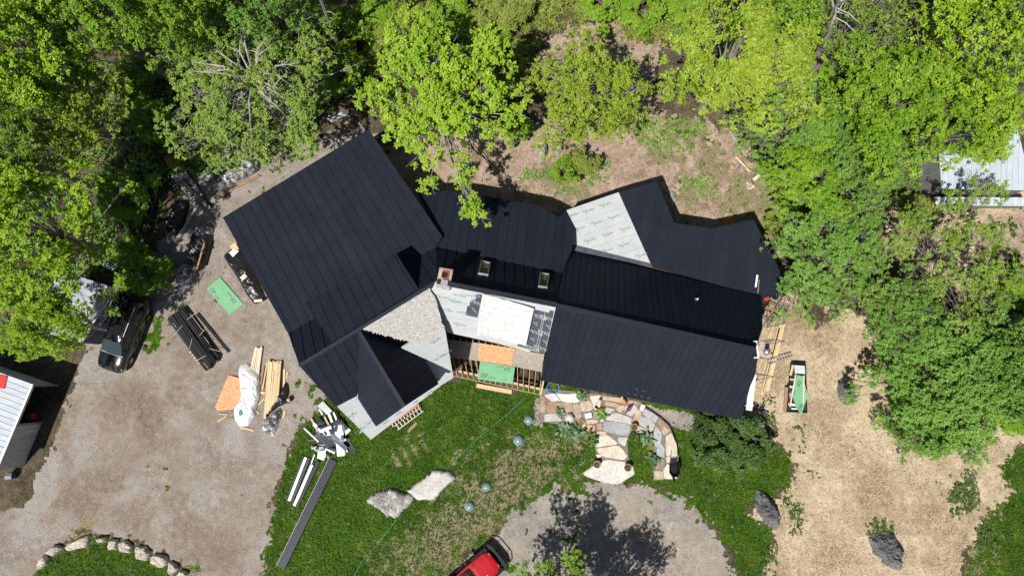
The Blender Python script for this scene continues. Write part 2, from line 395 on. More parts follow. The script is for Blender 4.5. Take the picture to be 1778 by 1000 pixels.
def tone(m, col_, sc_, lo_, hi_, k_):
    nt = m.node_tree; b = nt.nodes['Principled BSDF']; src = b.inputs['Base Color'].links[0].from_socket; v = wpos(nt)
    f = ramp(nt, nz(nt, sc_, 5, .65, v, .6), [(lo_, 0.0), (hi_, k_)])
    nt.links.new(mix(nt, f, src, col_), b.inputs['Base Color']); return m
MT['g_forest'] = M_ground('forest floor', [(.035, .028, .02), (.085, .07, .045), (.15, .115, .08)], .5, 2.5, 9)
MT['g_yard'] = M_ground('dry trampled yard', [(.15, .105, .08), (.28, .20, .16), (.37, .28, .225), (.45, .36, .275)], .45, 2.4, 9, .6); tone(MT['g_yard'], (.20, .115, .065), .45, .52, .66, .6); tone(MT['g_yard'], (.085, .12, .035), .6, .54, .64, .6)
MT['g_gravel'] = M_ground('fine tan gravel', [(.155, .13, .107), (.228, .195, .166), (.278, .243, .212), (.37, .335, .30)], .3, 2.0, 15, .45, brown=(.8, .70, .60)); tone(MT['g_gravel'], (.215, .165, .125), .22, .49, .66, .5); tone(MT['g_gravel'], (.30, .285, .27), .3, .50, .62, .6)
MT['g_drive'] = M_ground('grey gravel', [(.14, .125, .11), (.23, .212, .192), (.29, .268, .247), (.39, .365, .34)], .3, 2.0, 15, .6, brown=(1.1, 1.0, .85)); tone(MT['g_drive'], (.30, .25, .20), .3, .50, .64, .6)
MT['g_lawn'] = M_ground('lawn grass', [(.012, .034, .002), (.028, .070, .004), (.048, .106, .006), (.088, .152, .012)], .6, 3.5, 12, 1.0, True)
MT['g_straw'] = M_ground('straw mulch', [(.17, .125, .08), (.38, .30, .195), (.48, .39, .265), (.59, .495, .36)], .35, 2.2, 10, .5, brown=(.52, .44, .38)); tone(MT['g_straw'], (.24, .17, .115), .30, .50, .66, .7); tone(MT['g_straw'], (.14, .10, .07), 1.4, .60, .70, .6)
ring_v = [(-260, -260, -.05), (260, -260, -.05), (260, 260, -.05), (-260, 260, -.05), (GX0, GY0, -.05), (GX1, GY0, -.05), (GX0 + nx * CELL, GY0 + ny * CELL, -.05), (GX0, GY0 + ny * CELL, -.05)]
ring_f = [(0, 1, 5, 4), (1, 2, 6, 5), (2, 3, 7, 6), (3, 0, 4, 7)]
ground_mesh('ground', 0, MT['g_forest'], 0, (ring_v, ring_f))
ground_mesh('yard_ground', 1, MT['g_yard']); ground_mesh('gravel_driveway', 2, MT['g_gravel'])
ground_mesh('lawn', 3, MT['g_lawn']); ground_mesh('gravel_drive', 4, MT['g_drive']); ground_mesh('straw_mulch', 5, MT['g_straw'])
# ------------------------------------------------------------------ the house
def clip_half(poly, f):
    out = []; n = len(poly)
    for i in range(n):
        a, b = poly[i], poly[(i + 1) % n]; fa, fb = f(a), f(b)
        if fa >= 0: out.append(a)
        if (fa >= 0) != (fb >= 0): out.append(a + (b - a) * (fa / (fa - fb)))
    return out
def area_n(poly):
    return sum(((poly[i] - poly[0]).cross(poly[i + 1] - poly[0]) for i in range(1, len(poly) - 1)), Vector((0, 0, 0)))
def deck_slab(name, poly, mat, parent, t=.16, n=None):
    return MB().prism([p - n * .02 for p in poly], -n * t).build(name, mat, parent)
def panels(roofpart, poly, pl, down, width, phase=0.0, mat=None, pname='roof_panel'):
    n = pl[1]; d = (down - n * down.dot(n)).normalized(); s = n.cross(d).normalized()
    vals = [p.dot(s) for p in poly]; a = min(vals) + phase - width; cnt = 0
    while a < max(vals):
        lo, hi = a + .003, a + width - .003
        q = clip_half(poly, lambda p: p.dot(s) - lo); q = clip_half(q, lambda p: hi - p.dot(s)) if len(q) > 2 else q
        a += width
        if len(q) < 3 or area_n(q).length < .04: continue
        mb = MB(); lift = n * (.012 + .004 * random.random())
        mb.prism([p + lift for p in q], -n * .02)
        # raised seam along the low-s edge
        e = sorted([p for p in q if abs(p.dot(s) - lo) < 1e-4], key=lambda p: p.dot(d))
        if len(e) >= 2 and (e[-1] - e[0]).length > .1:
            mb.bar(e[0] + s * .012 + n * .028, e[-1] + s * .012 + n * .028, .024, .036, n)
        mb.build(pname, mat or MT['roof'], roofpart); cnt += 1
    return cnt
def roof(name, parent, px_poly, pl, down, width=.46, phase=0.0, slab_mat=None, panels_on=True):
    poly = [onpl(x, y, pl) for x, y in px_poly]
    part = deck_slab(name, poly, slab_mat or MT['trim'], parent, .16, pl[1])
    if panels_on: panels(part, poly, pl, down, width, phase)
    return part, poly
house = root('house', W(800, 560, 0), 'rambling house with dark standing seam metal roofs, partly stripped to white underlayment', 'house')
RZ = 8.5
# wing with the long low slope
E1, E2 = W(387, 378, 2.8), W(640, 225, 2.8)
plA = plane3(E1, E2, W(629, 503, 5.0))
lowA_px = [(387, 378), (640, 225), (768, 411), (757, 429), (500.5, 579)]
B1, B2 = onpl(500.5, 579, plA), onpl(757, 429, plA)
plB = plane3(B1, B2, W(640, 562, RZ))
dnA = (E1 + E2) / 2 - (B1 + B2) / 2
ridA = [(520, 635), (759, 489)]
roof('low_slope_roof', house, lowA_px, plA, dnA, .66)
roof('steep_roof', house, [(500.5, 579), (757, 429), (759, 489), (520, 635)], plB, dnA, .66)
R1, R2 = onpl(520, 635, plB), onpl(759, 489, plB)
# shed dormer over it
D1 = onpl(576, 594, plB); D2 = onpl(726, 502, plB)
plD = plane3(D1 + Vector((0, 0, .03)), D2 + Vector((0, 0, .03)), W(608, 483, 6.55))
dpart, dpoly = roof('dormer_roof', house, [(528, 526), (688, 440), (726.5, 501), (576.5, 594)], plD, dnA, .66, .25)
dw = MB()
for a, b, c in ((dpoly[0], dpoly[3], .10), (dpoly[1], dpoly[2], .10), (dpoly[0], dpoly[1], .12)):
    cen = sum(dpoly, Vector()) / 4; ins = lambda p: p + (cen - p).normalized() * c - Vector((0, 0, .14))
    p, q = ins(a), ins(b); dn = lambda v: Vector((v.x, v.y, 4.2 if a is dpoly[0] and b is dpoly[1] else v.z - 2.2))
    dw.quad(p, q, dn(q), dn(p))
dw.build('dormer_wall', MT['trim'], house)
# south-facing slope of the same wing
plC = plane3(R1, R2, W(716, 710, 3.0))
dnC = W(716, 710, 3.0) - (R1 + R2) / 2
poC, _ = roof('front_slope_roof', house, [(520, 635), (640, 562), (636, 640), (619, 687.5), (583, 705.5)], plC, dnC, .62, .3)
def sheet(name, px_poly, pl, mat, lift=.015, t=.03, parent=None):
    poly = [onpl(x, y, pl) + pl[1] * lift for x, y in px_poly]
    return MB().prism(poly, -pl[1] * t).build(name, mat, parent or house), poly
und1, _ = sheet('underlayment', [(586, 706.5), (619, 687.5), (640, 640), (720, 590), (772, 566), (787.5, 656), (768, 668), (644, 763.5)], plC, MT['under'], -.02, .12)
# gable dormer crossing the front slope
pk0 = (R1 + R2) / 2; pk0 = onpl(622, 574, plC); pkz = pk0.z - .02
G0 = W(622, 572.5, pkz); G1 = W(702, 705.5, pkz)
plGL = plane3(G0, G1, W(653, 740, pkz - 3.0)); plGR = plane3(G0, G1, W(761.5, 666.5, pkz - 3.2))
sideL = (W(653, 740, 4) - W(702, 705.5, 4)); sideR = -sideL
roof('gable_roof', house, [(622, 572.5), (702, 705.5), (653, 740), (619, 687.5), (611, 660), (612, 615)], plGL, sideL, .55)
roof('gable_roof', house, [(622, 572.5), (724, 598), (761.5, 666.5), (702, 705.5)], plGR, sideR, .55)
gl, gr, gk = onpl(653, 740, plGL), onpl(761.5, 666.5, plGR), G1
inn = (G0 - G1).normalized() * .25
MB().quad(gl + inn - Vector((0, 0, .2)), gk + inn - Vector((0, 0, .2)), gr + inn - Vector((0, 0, .2)), Vector((gr.x, gr.y, 2.6)) + inn, Vector((gl.x, gl.y, 2.6)) + inn).build('gable_wall', MT['housewall'], house)
MB().bar(G0 + Vector((0, 0, .05)), G1 + Vector((0, 0, .05)), .2, .05).build('ridge_cap', MT['trim'], house)
fl0, fl1 = onpl(626, 573, plGR), onpl(727, 599, plGR)
MB().bar(fl0 + Vector((0, 0, .05)), fl1 + Vector((0, 0, .05)), .32, .12, plGR[1]).build('flashing', MT['trim'], house)
# shingled corner
shp = [onpl(x, y, plC) for x, y in [(629, 571), (745, 500.5), (757, 520), (767, 560), (770, 573), (728, 597)]]
shp_part = MB().prism([p + plC[1] * .02 for p in shp], -plC[1] * .2).build('shingle_roof', MT['shingle'], house)
n_ = plC[1]; d_ = (dnC - n_ * dnC.dot(n_)).normalized(); s_ = n_.cross(d_).normalized()
smb = MB(); svals = [p.dot(s_) for p in shp]; dvals = [p.dot(d_) for p in shp]; o_ = shp[0] - s_ * shp[0].dot(s_) - d_ * shp[0].dot(d_)
pp = [(p.dot(s_), p.dot(d_)) for p in shp]; row = 0; dd = min(dvals)
while dd < max(dvals):
    ss = min(svals) + random.random() * .1
    while ss < max(svals):
        w = random.uniform(.07, .17)
        if bool(inpoly(np.array([ss + w / 2]), np.array([dd + .1]), pp)[0]):
            lo = random.uniform(.026, .05); ext = random.uniform(-.03, .03); sk = random.uniform(-.006, .006)
            P = lambda a, b, h: o_ + s_ * a + d_ * b + n_ * h
            q = [P(ss, dd - .02, .024), P(ss + w - .012, dd - .02, .024), P(ss + w - .012, dd + .17 + ext, lo + sk), P(ss, dd + .17 + ext, lo - sk)]
            smb.quad(*q); smb.quad(q[3], q[2], q[2] - n_ * .05, q[3] - n_ * .05)
        ss += w
    dd += .15
tag(smb.build('shingles', MT['shingle'], shp_part), kind='stuff')
# middle part
plM = plane3(onpl(757, 429, plA), W(975, 474, 5.0), W(850, 339, 2.85))
M1, M2 = onpl(757, 429, plM), onpl(975, 474.5, plM)
dnM = W(850, 340, 3) - W(838, 420, 3)
roof('low_slope_roof', house, [(724, 333), (786, 332), (859, 344), (934, 357), (971, 378), (983, 365), (996, 402), (993, 434), (975, 474.5), (757, 429), (768, 411)], plM, dnM, .62)
plN = plane3(M1, M2, W(880, 510.5, RZ))
roof('steep_roof', house, [(757, 429), (975, 474.5), (966, 529), (759, 489)], plN, dnM, .62)
Q1, Q2 = onpl(759, 489, plN), onpl(966, 529, plN)
plS = plane3(Q1, Q2, W(858, 594, 4.35))
dnS = W(858, 594, 4.3) - (Q1 + Q2) / 2
und2, und2p = sheet('underlayment', [(757, 491), (966, 529.5), (946, 613), (778, 577.5), (769, 572), (764, 545), (752, 513), (745, 500)], plS, MT['under'], 0, .14)
vyc, _ = sheet('grey_membrane', [(929, 537), (953, 543), (955, 538), (962, 540), (945.5, 612.5), (898, 600), (900, 592), (914, 596)], plS, MT['vycor'], .012, .01)
vyc2, _ = sheet('grey_membrane', [(827, 510.5), (838, 511), (829, 551), (809, 547), (811, 531.5), (815, 531), (817, 520.5), (826, 520)], plS, MT['vycor'], .012, .01)
# east part
plEN = plane3(onpl(966, 529.5, plN), W(1310, 606, RZ), W(1155, 473.5, 3.0))
plES = plane3(onpl(966, 529.5, plN), W(1310, 606, RZ), W(1112, 694, 2.9))
dnEN = W(1155, 473.5, 3) - W(1137, 567, 3); dnES = -dnEN
roof('steep_roof', house, [(966, 530), (985, 432.5), (1322, 515.5), (1324, 570), (1312, 605.5)], plEN, dnEN, .42)
eroof, _ = roof('steep_roof', house, [(966, 530), (1312, 605.5), (1316, 621), (1287, 728), (938, 660)], plES, dnES, .42)
# ridge caps
def cap(a, b, w=.3):
    MB().bar(a + Vector((0, 0, .07)), b + Vector((0, 0, .07)), w, .05).build('ridge_cap', MT['trim'], house)
cap(R1, R2, .2); cap(Q1, Q2, .26); cap(Q2, W(1312, 605.5, RZ + .05), .16)
# low wing behind
plW = plane3(W(1000, 432, 3.05), W(1320, 512, 3.05), W(1140, 316, 2.45))
dnW = W(1230, 395, 3) - W(1215, 470, 3)
lw, lwp = roof('wing_roof', house, [(1074, 334), (1140, 315), (1171, 387), (1236, 397), (1308, 381), (1372, 505), (1325, 517), (1132, 462)], plW, dnW, .62)
und3, und3p = sheet('underlayment', [(984, 365), (1074, 334), (1132, 463), (992, 430), (996, 402)], plW, MT['under'], .0, .14)
sheet('flashing', [(993, 424), (1132, 458), (1133, 464), (990, 434)], plW, MT['vycor'], .02, .02)
# walls under every roof
def walls(px_poly, pl, inset, name='wall', zb=-.1, drop=.2, mat='housewall'):
    P = [onpl(x, y, pl) for x, y in px_poly]; c = sum(P, Vector()) / len(P); mb = MB()
    T = []
    for p in P:
        h = Vector((c.x - p.x, c.y - p.y, 0)); k = h.length; q = p + h * (inset / k); q = q + Vector((0, 0, (c.z - p.z) * inset / k - drop)); T.append(q)
    for i in range(len(T)):
        a, b = T[i], T[(i + 1) % len(T)]; mb.quad(a, b, Vector((b.x, b.y, zb)), Vector((a.x, a.y, zb)))
    return mb.build(name, MT[mat], house)
walls(lowA_px, plA, .5); walls([(500.5, 579), (757, 429), (759, 489), (520, 635)], plB, .25)
walls([(520, 635), (759, 489), (787, 655), (644, 763)], plC, .6)
walls([(724, 333), (786, 332), (859, 344), (934, 357), (971, 378), (996, 402), (993, 434), (975, 474.5), (757, 429)], plM, .4)
walls([(759, 489), (966, 529), (946, 613), (778, 577)], plS, .3, drop=.3)
walls([(966, 530), (985, 432.5), (1322, 515.5), (1312, 605.5)], plEN, .45); walls([(966, 530), (1312, 605.5), (1287, 728), (938, 660)], plES, .45)
walls([(984, 365), (1140, 315), (1171, 387), (1236, 397), (1308, 381), (1372, 505), (1325, 517), (992, 430)], plW, .35)
# windows and a door on the garden side
def house_window(a, b, z0, z1, t0, t1, outn, name='window'):
    p = a.lerp(b, t0); q = a.lerp(b, t1)
    m = MB()
    f = lambda P, z, o: Vector((P.x, P.y, z)) + outn * o
    for (A, B, za, zb_) in ((p, q, z0 - .08, z0), (p, q, z1, z1 + .08)):
        m.bar(f(A, (za + zb_) / 2, .03), f(B, (za + zb_) / 2, .03), .06, .08)
    for A in (p, q): m.bar(f(A, z0, .03), f(A, z1, .03), .08, .06, outn)
    w = m.build(name, MT['white'], house)
    MB().quad(f(p, z0, .01), f(q, z0, .01), f(q, z1, .01), f(p, z1, .01)).build('pane', MT['glassdark'], w)
sa, sb = onpl(940, 655, plES), onpl(1285, 722, plES); on = (sb - sa).cross(Vector((0, 0, 1))).normalized()
if on.y > 0: on = -on
sa = sa - on * .42; sb = sb - on * .42
for t in (.12, .3, .66, .84): house_window(sa, sb, .9, 2.0, t, t + .09, on)
house_window(sa, sb, .05, 2.05, .48, .53, on, 'door')
# chimney at the ridge bend
def chimney(px4, ztop, zbot, flues, left=None):
    P = [W(x, y, ztop) for x, y in px4]; c = sum(P, Vector()) / 4
    dn = lambda p, z: Vector((p.x, p.y, z))
    inn_ = [c + (p - c) * .93 for p in P]
    ch = MB().prism([dn(p, ztop - .12) for p in inn_], (0, 0, zbot - ztop + .12)).build('chimney', MT['brick'], house)
    # brick courses standing slightly proud
    mb = MB(); z = zbot + .03; k = 0
    while z < ztop - .2:
        for i in range(4):
            a, b = inn_[i], inn_[(i + 1) % 4]; L = (b - a).length; e = (b - a).normalized(); o = e.cross(Vector((0, 0, 1)))
            if o.dot(a - c) < 0: o = -o
            s = (k % 2) * .11
            while s < L - .04:
                w = min(.2, L - s); p = dn(a, z) + e * s; q = p + e * (w - .012)
                mb.quad(p + o * .008, q + o * .008, q + o * .008 + Vector((0, 0, .058)), p + o * .008 + Vector((0, 0, .058))); s += .22
        z += .075; k += 1
    tag(mb.build('brick_courses', MT['brick'], ch), kind='stuff')
    cr = MB(); top = [c + (p - c) * .9 for p in P]
    cr.prism([dn(p, ztop - .06) for p in P], (0, 0, -.08)); cr.prism([dn(p, ztop) for p in top], (0, 0, -.06))
    cr.build('chimney_crown', MT['mortar'], ch)
    return ch, c
ch1, c1 = chimney([(763, 464), (786.5, 468), (780.5, 504), (756.5, 498)], 8.7, 5.6, None)
fx = (W(786.5, 468, 8.7) - W(763, 464, 8.7)).normalized(); fy = (W(756.5, 498, 8.7) - W(763, 464, 8.7)).normalized()
def box_ring(c, a, b, hw, hd, t, z0, z1):
    mb = MB()
    for s in (-1, 1):
        mb.bar(c + a * s * (hw - t / 2) + Vector((0, 0, (z0 + z1) / 2)) - b * hd, c + a * s * (hw - t / 2) + Vector((0, 0, (z0 + z1) / 2)) + b * hd, t, z1 - z0)
        mb.bar(c + b * s * (hd - t / 2) + Vector((0, 0, (z0 + z1) / 2)) - a * (hw - t), c + b * s * (hd - t / 2) + Vector((0, 0, (z0 + z1) / 2)) + a * (hw - t), t, z1 - z0)
    return mb
fc = W(773, 477.5, 8.7); fl = box_ring(fc, fx, fy, .21, .21, .035, 0, .14).build('flue', MT['flue'], ch1)
MB().prism([fc + fx * a * .17 + fy * b * .17 + Vector((0, 0, .03)) for a, b in ((-1, -1), (1, -1), (1, 1), (-1, 1))], (0, 0, -.02)).build('flue_opening', MT['soot'], fl)
fc2 = W(771.5, 490.5, 8.85)
MB().prism([fc2 + fx * a * .2 + fy * b * .17 for a, b in ((-1, -1), (1, -1), (1, 1), (-1, 1))], (0, 0, -.02)).prism([fc2 + fx * a * .13 + fy * b * .12 - Vector((0, 0, .02)) for a, b in ((-1, -1), (1, -1), (1, 1), (-1, 1))], (0, 0, -.13)).build('flue_cap', MT['galv'], ch1)
# chimney on the gable end
ch2, c2 = chimney([(1319, 590), (1342, 595), (1337, 622), (1315, 618)], 8.0, -.1, None)
fc = W(1331.5, 600.5, 8.0); fl = box_ring(fc, fx, fy, .16, .18, .03, 0, .08).build('flue', MT['mortar'], ch2)
MB().prism([fc + fx * a * .13 + fy * b * .15 + Vector((0, 0, .03)) for a, b in ((-1, -1), (1, -1), (1, 1), (-1, 1))], (0, 0, -.02)).build('flue_opening', MT['soot'], fl)
MB().lathe(W(1330, 610.5, 8.0), [(.19, 0), (.19, .16), (.2, .17), (.12, .26), (.02, .29)], 14).build('flue_cap', MT['galv'], ch2, smooth=True)
MB().bar(onpl(1309, 592, plEN) + Vector((0, 0, .1)), onpl(1313, 622, plES) + Vector((0, 0, .1)), .3, .05, plES[1]).build('flashing', MT['offwhite'], ch2)
# skylights
def skylight(pts):
    P = [onpl(x, y, plN) for x, y in pts]; n = plN[1]; c = sum(P, Vector()) / 4
    fr = MB()
    for i in range(4):
        a, b = P[i], P[(i + 1) % 4]; e = (b - a).normalized() * .035
        fr.bar(a + n * .07 - e * (1 if i % 2 == 0 else -1), b + n * .07 + e * (1 if i % 2 == 0 else -1), .07, .16, n)
    s = fr.build('skylight', MT['frame'], house)
    I = [c + (p - c) * .84 + n * .06 for p in P]
    MB().prism(I, -n * .02).build('pane', MT['glassdark'], s)
    J = lambda u, v: (I[0].lerp(I[1], u)).lerp(I[3].lerp(I[2], u), v) + n * .004
    for v0, v1 in ((.03, .16), (.27, .38)): MB().prism([J(.1, v0), J(.9, v0), J(.9, v1), J(.1, v1)], -n * .003).build('blind_slat', MT['glassgreen'], s)
skylight([(835.7, 455.8), (850.4, 458.8), (846.5, 479.4), (830.7, 476.5)]); skylight([(938, 476.5), (952.8, 478.5), (948.8, 501), (935, 499)])
# vent pipe and snow guards
vp = onpl(1209, 520, plEN)
vm = MB().lathe(vp - Vector((0, 0, .1)), [(.06, 0), (.06, .42), (.045, .42), (.045, .3)], 10).build('vent_pipe', MT['white'], house, smooth=False)
MB().lathe(vp - Vector((0, 0, .05)), [(.13, 0), (.09, .12), (.07, .16)], 10).build('pipe_boot', MT['frame'], vm, smooth=True)
for x, y in ((1091, 683), (1105, 676), (1116.6, 679), (1102.6, 685.5), (1114, 688), (1125.6, 691)):
    p = onpl(x, y, plES) + plES[1] * .03; e = (sb - sa).normalized(); d = -dnES.normalized(); u = (d - plES[1] * d.dot(plES[1])).normalized()
    MB().tube([p + e * .08 * math.cos(t) + u * .14 * math.sin(t) + plES[1] * .03 * math.sin(t) for t in [math.pi * k / 8 for k in range(9)]], .014, 5).build('snow_guard', MT['steel'], house)
# ---- print on the underlayment: script-like green mark with pale sprig above, grey lap lines
def ribbon(pts, w):
    v = []; f = []
    for i, (x, y) in enumerate(pts):
        a = pts[max(i - 1, 0)]; b = pts[min(i + 1, len(pts) - 1)]; L = math.hypot(b[0] - a[0], b[1] - a[1]) or 1
        ww = w * (.55 + .45 * math.sin(i * 1.9) ** 2); nx_, ny_ = -(b[1] - a[1]) / L * ww, (b[0] - a[0]) / L * ww
        v += [(x + nx_, y + ny_), (x - nx_, y - ny_)]
        if i: k = 2 * i; f.append((k - 2, k - 1, k + 1, k))
    return v, f
def mark_mesh():
    me = bpy.data.meshes.new('printed_mark'); V = []; Fc = []; mi = []
    def put(pts, w, m):
        v, f = ribbon(pts, w); b = len(V); V.extend([(x, y, 0) for x, y in v]); Fc.extend([tuple(b + k for k in q) for q in f]); mi.extend([m] * len(f))
    put([(-.38 + .036 * i, .02 + .05 * math.sin(i * 1.25) + (.05 if i in (3, 4, 15, 16) else 0)) for i in range(20)], .022, 0)
    put([(-.1, .02), (-.16, -.08), (-.2, -.16), (-.13, -.1)], .016, 0); put([(.28, .03), (.36, .08), (.42, .02)], .02, 0)
    put([(-.42, .12), (-.3, .16), (-.2, .13), (-.1, .15)], .014, 0)
    put([(-.12, -.17), (0, -.16), (.05, -.17)], .014, 1)
    for a in (-.9, -.4, 0, .45, .9): put([(.02, .16), (.02 + .1 * math.sin(a), .16 + .12 * math.cos(a)), (.02 + .22 * math.sin(a), .16 + .2 * math.cos(a))], .018, 2)
    me.from_pydata(V, [], Fc)
    for m in ('printgreen', 'printgrey', 'printpale'): me.materials.append(MT[m])
    me.polygons.foreach_set('material_index', mi); me.update(); return me
MARK = mark_mesh()
def on_plane_obj(name, me, px, py, pl, ang, lift, parent, scale=1.0):
    p = onpl(px, py, pl) + pl[1] * lift
    e = W(px + 10 * math.cos(ang), py + 10 * math.sin(ang), 0) - W(px, py, 0)
    n = pl[1]; x = (e - n * e.dot(n)).normalized(); y = n.cross(x)
    o = bpy.data.objects.new(name, me); COL.objects.link(o); o.parent = parent
    R = Matrix((x, y, n)).transposed().to_4x4()
    o.matrix_local = Matrix.Translation(p - RL[parent.name]) @ R @ Matrix.Scale(scale, 4)
    return o
def mark(px, py, pl, deg, parent, s=1.05, lift=.017): on_plane_obj('printed_mark', MARK, px, py, pl, math.radians(deg), lift, parent, s)
A = cropper(980, 330, 7.693)
for x, y in ((110, 340), (315, 285), (545, 205), (205, 520), (430, 445), (660, 370), (340, 680), (575, 600), (810, 525), (795, 740), (575, 815), (1030, 880)): mark(*A(x, y), plW, -17, und3)
def lap(a, b, pl, parent, w=.05, lift=.017):
    p, q = onpl(*a, pl) + pl[1] * lift, onpl(*b, pl) + pl[1] * lift; s = (q - p).cross(pl[1]).normalized() * w / 2
    MB().quad(p - s, q - s, q + s, p + s).build('printed_line', MT['printgrey'], parent)
for a, b in (((125, 437), (780, 235)), ((150, 640), (870, 408)), ((370, 772), (950, 588)), ((725, 860), (1040, 765))): lap(A(*a), A(*b), plW, und3)
B_ = cropper(740, 480, 10)
for x, y, r in ((270, 360, 12), (580, 320, 190), (500, 430, 12), (350, 570, 190), (250, 780, 12), (580, 840, 12), (640, 620, 190), (800, 330, 190)): mark(*B_(x, y), plS, r, und2, 1.0)
for a, b in (((240, 690), (860, 770)), ((190, 410), (700, 470))): lap(B_(*a), B_(*b), plS, und2, .04)
C_ = cropper(580, 640, 7.69)
for x, y in ((225, 620), (340, 810), (500, 700)): mark(*C_(x, y), plC, 150, und1, 1.0, -.003)
for x, y in ((1090, 440), (860, 590), (1290, 310), (690, 710)): mark(*C_(x, y), plC, 150, und1, .6, -.003)
for x, y in ((757, 592), (776, 614), (762, 622)): mark(x, y, plC, -30, und1, .95, -.003)
lap((598, 717), (628, 700), plC, und1, .05, -.003); lap((619, 742), (648, 726), plC, und1, .05, -.003); lap((727, 620), (775, 594), plC, und1, .04, -.003); lap((745, 640), (782, 620), plC, und1, .04, -.003)
mark(747.5, 536, plS, 190, und2, .6)
# lettering
TXT = {}
def text_mesh(s, mat):
    if (s, mat) in TXT: return TXT[(s, mat)]
    c = bpy.data.curves.new('lettering', 'FONT'); c.body = s; c.size = 1.0; c.align_x = 'CENTER'; c.align_y = 'CENTER'; c.resolution_u = 2
    o = bpy.data.objects.new('tmp_text', c); COL.objects.link(o)
    dg = bpy.context.evaluated_depsgraph_get(); me = bpy.data.meshes.new_from_object(o.evaluated_get(dg)); me.name = 'lettering'
    bpy.data.objects.remove(o); bpy.data.curves.remove(c)
    me.materials.clear(); me.materials.append(MT[mat]); TXT[(s, mat)] = me; return me
V_ = cropper(920, 520, 10)
for x, y in ((135, 290), (330, 330), (75, 560), (285, 590), (215, 850), (25, 830)): on_plane_obj('lettering', text_mesh('VYCOR', 'printwhite'), *V_(x, y), plS, math.radians(42), .016, vyc, .36)
for x, y in ((100, 420), (310, 465), (45, 690), (265, 735)):
    lap(V_(x - 38, y - 34), V_(x + 38, y + 36), plS, vyc, .045, .016); on_plane_obj('lettering', text_mesh('■', 'printwhite') if False else text_mesh('n', 'printwhite'), *V_(x + 25, y - 20), plS, math.radians(42), .016, vyc, .2)
lap(V_(265, 220), V_(140, 880), plS, vyc, .03, .016); lap(V_(220, 320), V_(100, 870), plS, vyc, .03, .016)
on_plane_obj('lettering', text_mesh('VYCOR', 'printwhite'), *B_(860, 450), plS, math.radians(42), .016, vyc2, .34); lap(B_(790, 535), B_(870, 625), plS, vyc2, .05, .016); lap(B_(895, 320), B_(925, 355), plS, vyc2, .05, .016)
# ------------------------------------------------------------------ trees and plants
MT['lf_yellow'] = M_leaf('yellow green leaves', (0.126, 0.232, 0.011), (0.225, 0.377, 0.014), (0.335, 0.475, 0.030), .22)
MT['lf_vivid'] = M_leaf('vivid green leaves', (.085, .185, .008), (.165, .315, .014), (.27, .40, .025), .22)
MT['lf_yol'] = M_leaf('yellow olive leaves', (0.122, 0.201, 0.012), (0.226, 0.329, 0.020), (0.342, 0.427, 0.043), .22)
MT['lf_olive'] = M_leaf('olive leaves', (0.091, 0.165, 0.017), (0.177, 0.281, 0.032), (0.268, 0.366, 0.061), .22)
MT['lf_mid'] = M_leaf('mid green leaves', (0.073, 0.177, 0.020), (0.152, 0.305, 0.039), (0.238, 0.397, 0.073), .22)
MT['lf_dark'] = M_leaf('dark green leaves', (0.030, 0.073, 0.012), (0.067, 0.134, 0.022), (0.110, 0.189, 0.039), .25)
MT['lf_grass'] = M_leaf('grass blades', (.022, .062, .005), (.05, .115, .008), (.10, .165, .018), .2)
MT['lf_hosta'] = M_leaf('blue green leaves', (.06, .13, .05), (.13, .23, .11), (.22, .33, .18), .2)
MT['lf_fern'] = M_leaf('lime green leaves', (.15, .21, .025), (.25, .31, .05), (.36, .40, .09))
MT['lf_flower'] = M_leaf('red and yellow flowers', (.45, .05, .02), (.55, .2, .03), (.6, .45, .05), .2)
def leaf_mesh(name, P, N, size, per, mat, tint, droop=.25, wr=.55, seed=0):
    """P,N (n,3): rosette centres and outward directions; per leaves each"""
    r = np.random.default_rng(seed); n = len(P)
    P = np.repeat(P, per, 0); N = np.repeat(N, per, 0); T = np.repeat(tint, per); m = len(P)
    a = r.random(m) * 2 * np.pi
    ref = np.where(np.abs(N[:, 2:3]) < .9, np.array([[0, 0, 1.0]]), np.array([[1.0, 0, 0]]))
    X = np.cross(N, ref); X /= np.linalg.norm(X, axis=1, keepdims=True) + 1e-9; Y = np.cross(N, X)
    rad = X * np.cos(a)[:, None] + Y * np.sin(a)[:, None]; tan = -X * np.sin(a)[:, None] + Y * np.cos(a)[:, None]
    el = (r.random(m) * .75 - droop)[:, None]
    D = rad * np.cos(el) + N * np.sin(el); L = (size * (.6 + .8 * r.random(m)))[:, None]; Wd = L * wr * .5
    tw = ((r.random(m) - .5) * .9)[:, None]; S = tan * np.cos(tw) + N * np.sin(tw)
    base = P + (r.random((m, 3)) - .5) * size * .7
    mid = base + D * L * .5 + N * L * .06
    V = np.stack([base, mid + S * Wd, base + D * L, mid - S * Wd], 1).reshape(-1, 3).astype(np.float32)
    me = bpy.data.meshes.new(name)
    me.vertices.add(m * 4); me.vertices.foreach_set('co', V.ravel())
    me.loops.add(m * 4); me.loops.foreach_set('vertex_index', np.arange(m * 4, dtype=np.int32))
    me.polygons.add(m); me.polygons.foreach_set('loop_start', np.arange(m, dtype=np.int32) * 4)
    at = me.attributes.new('tint', 'FLOAT', 'FACE')
    at.data.foreach_set('value', np.clip(T + (r.random(m) - .5) * .35, 0, 1).astype(np.float32))
    me.update(calc_edges=True); me.materials.append(mat)
    return me
def unit(v): return v / (np.linalg.norm(v, axis=1, keepdims=True) + 1e-9)
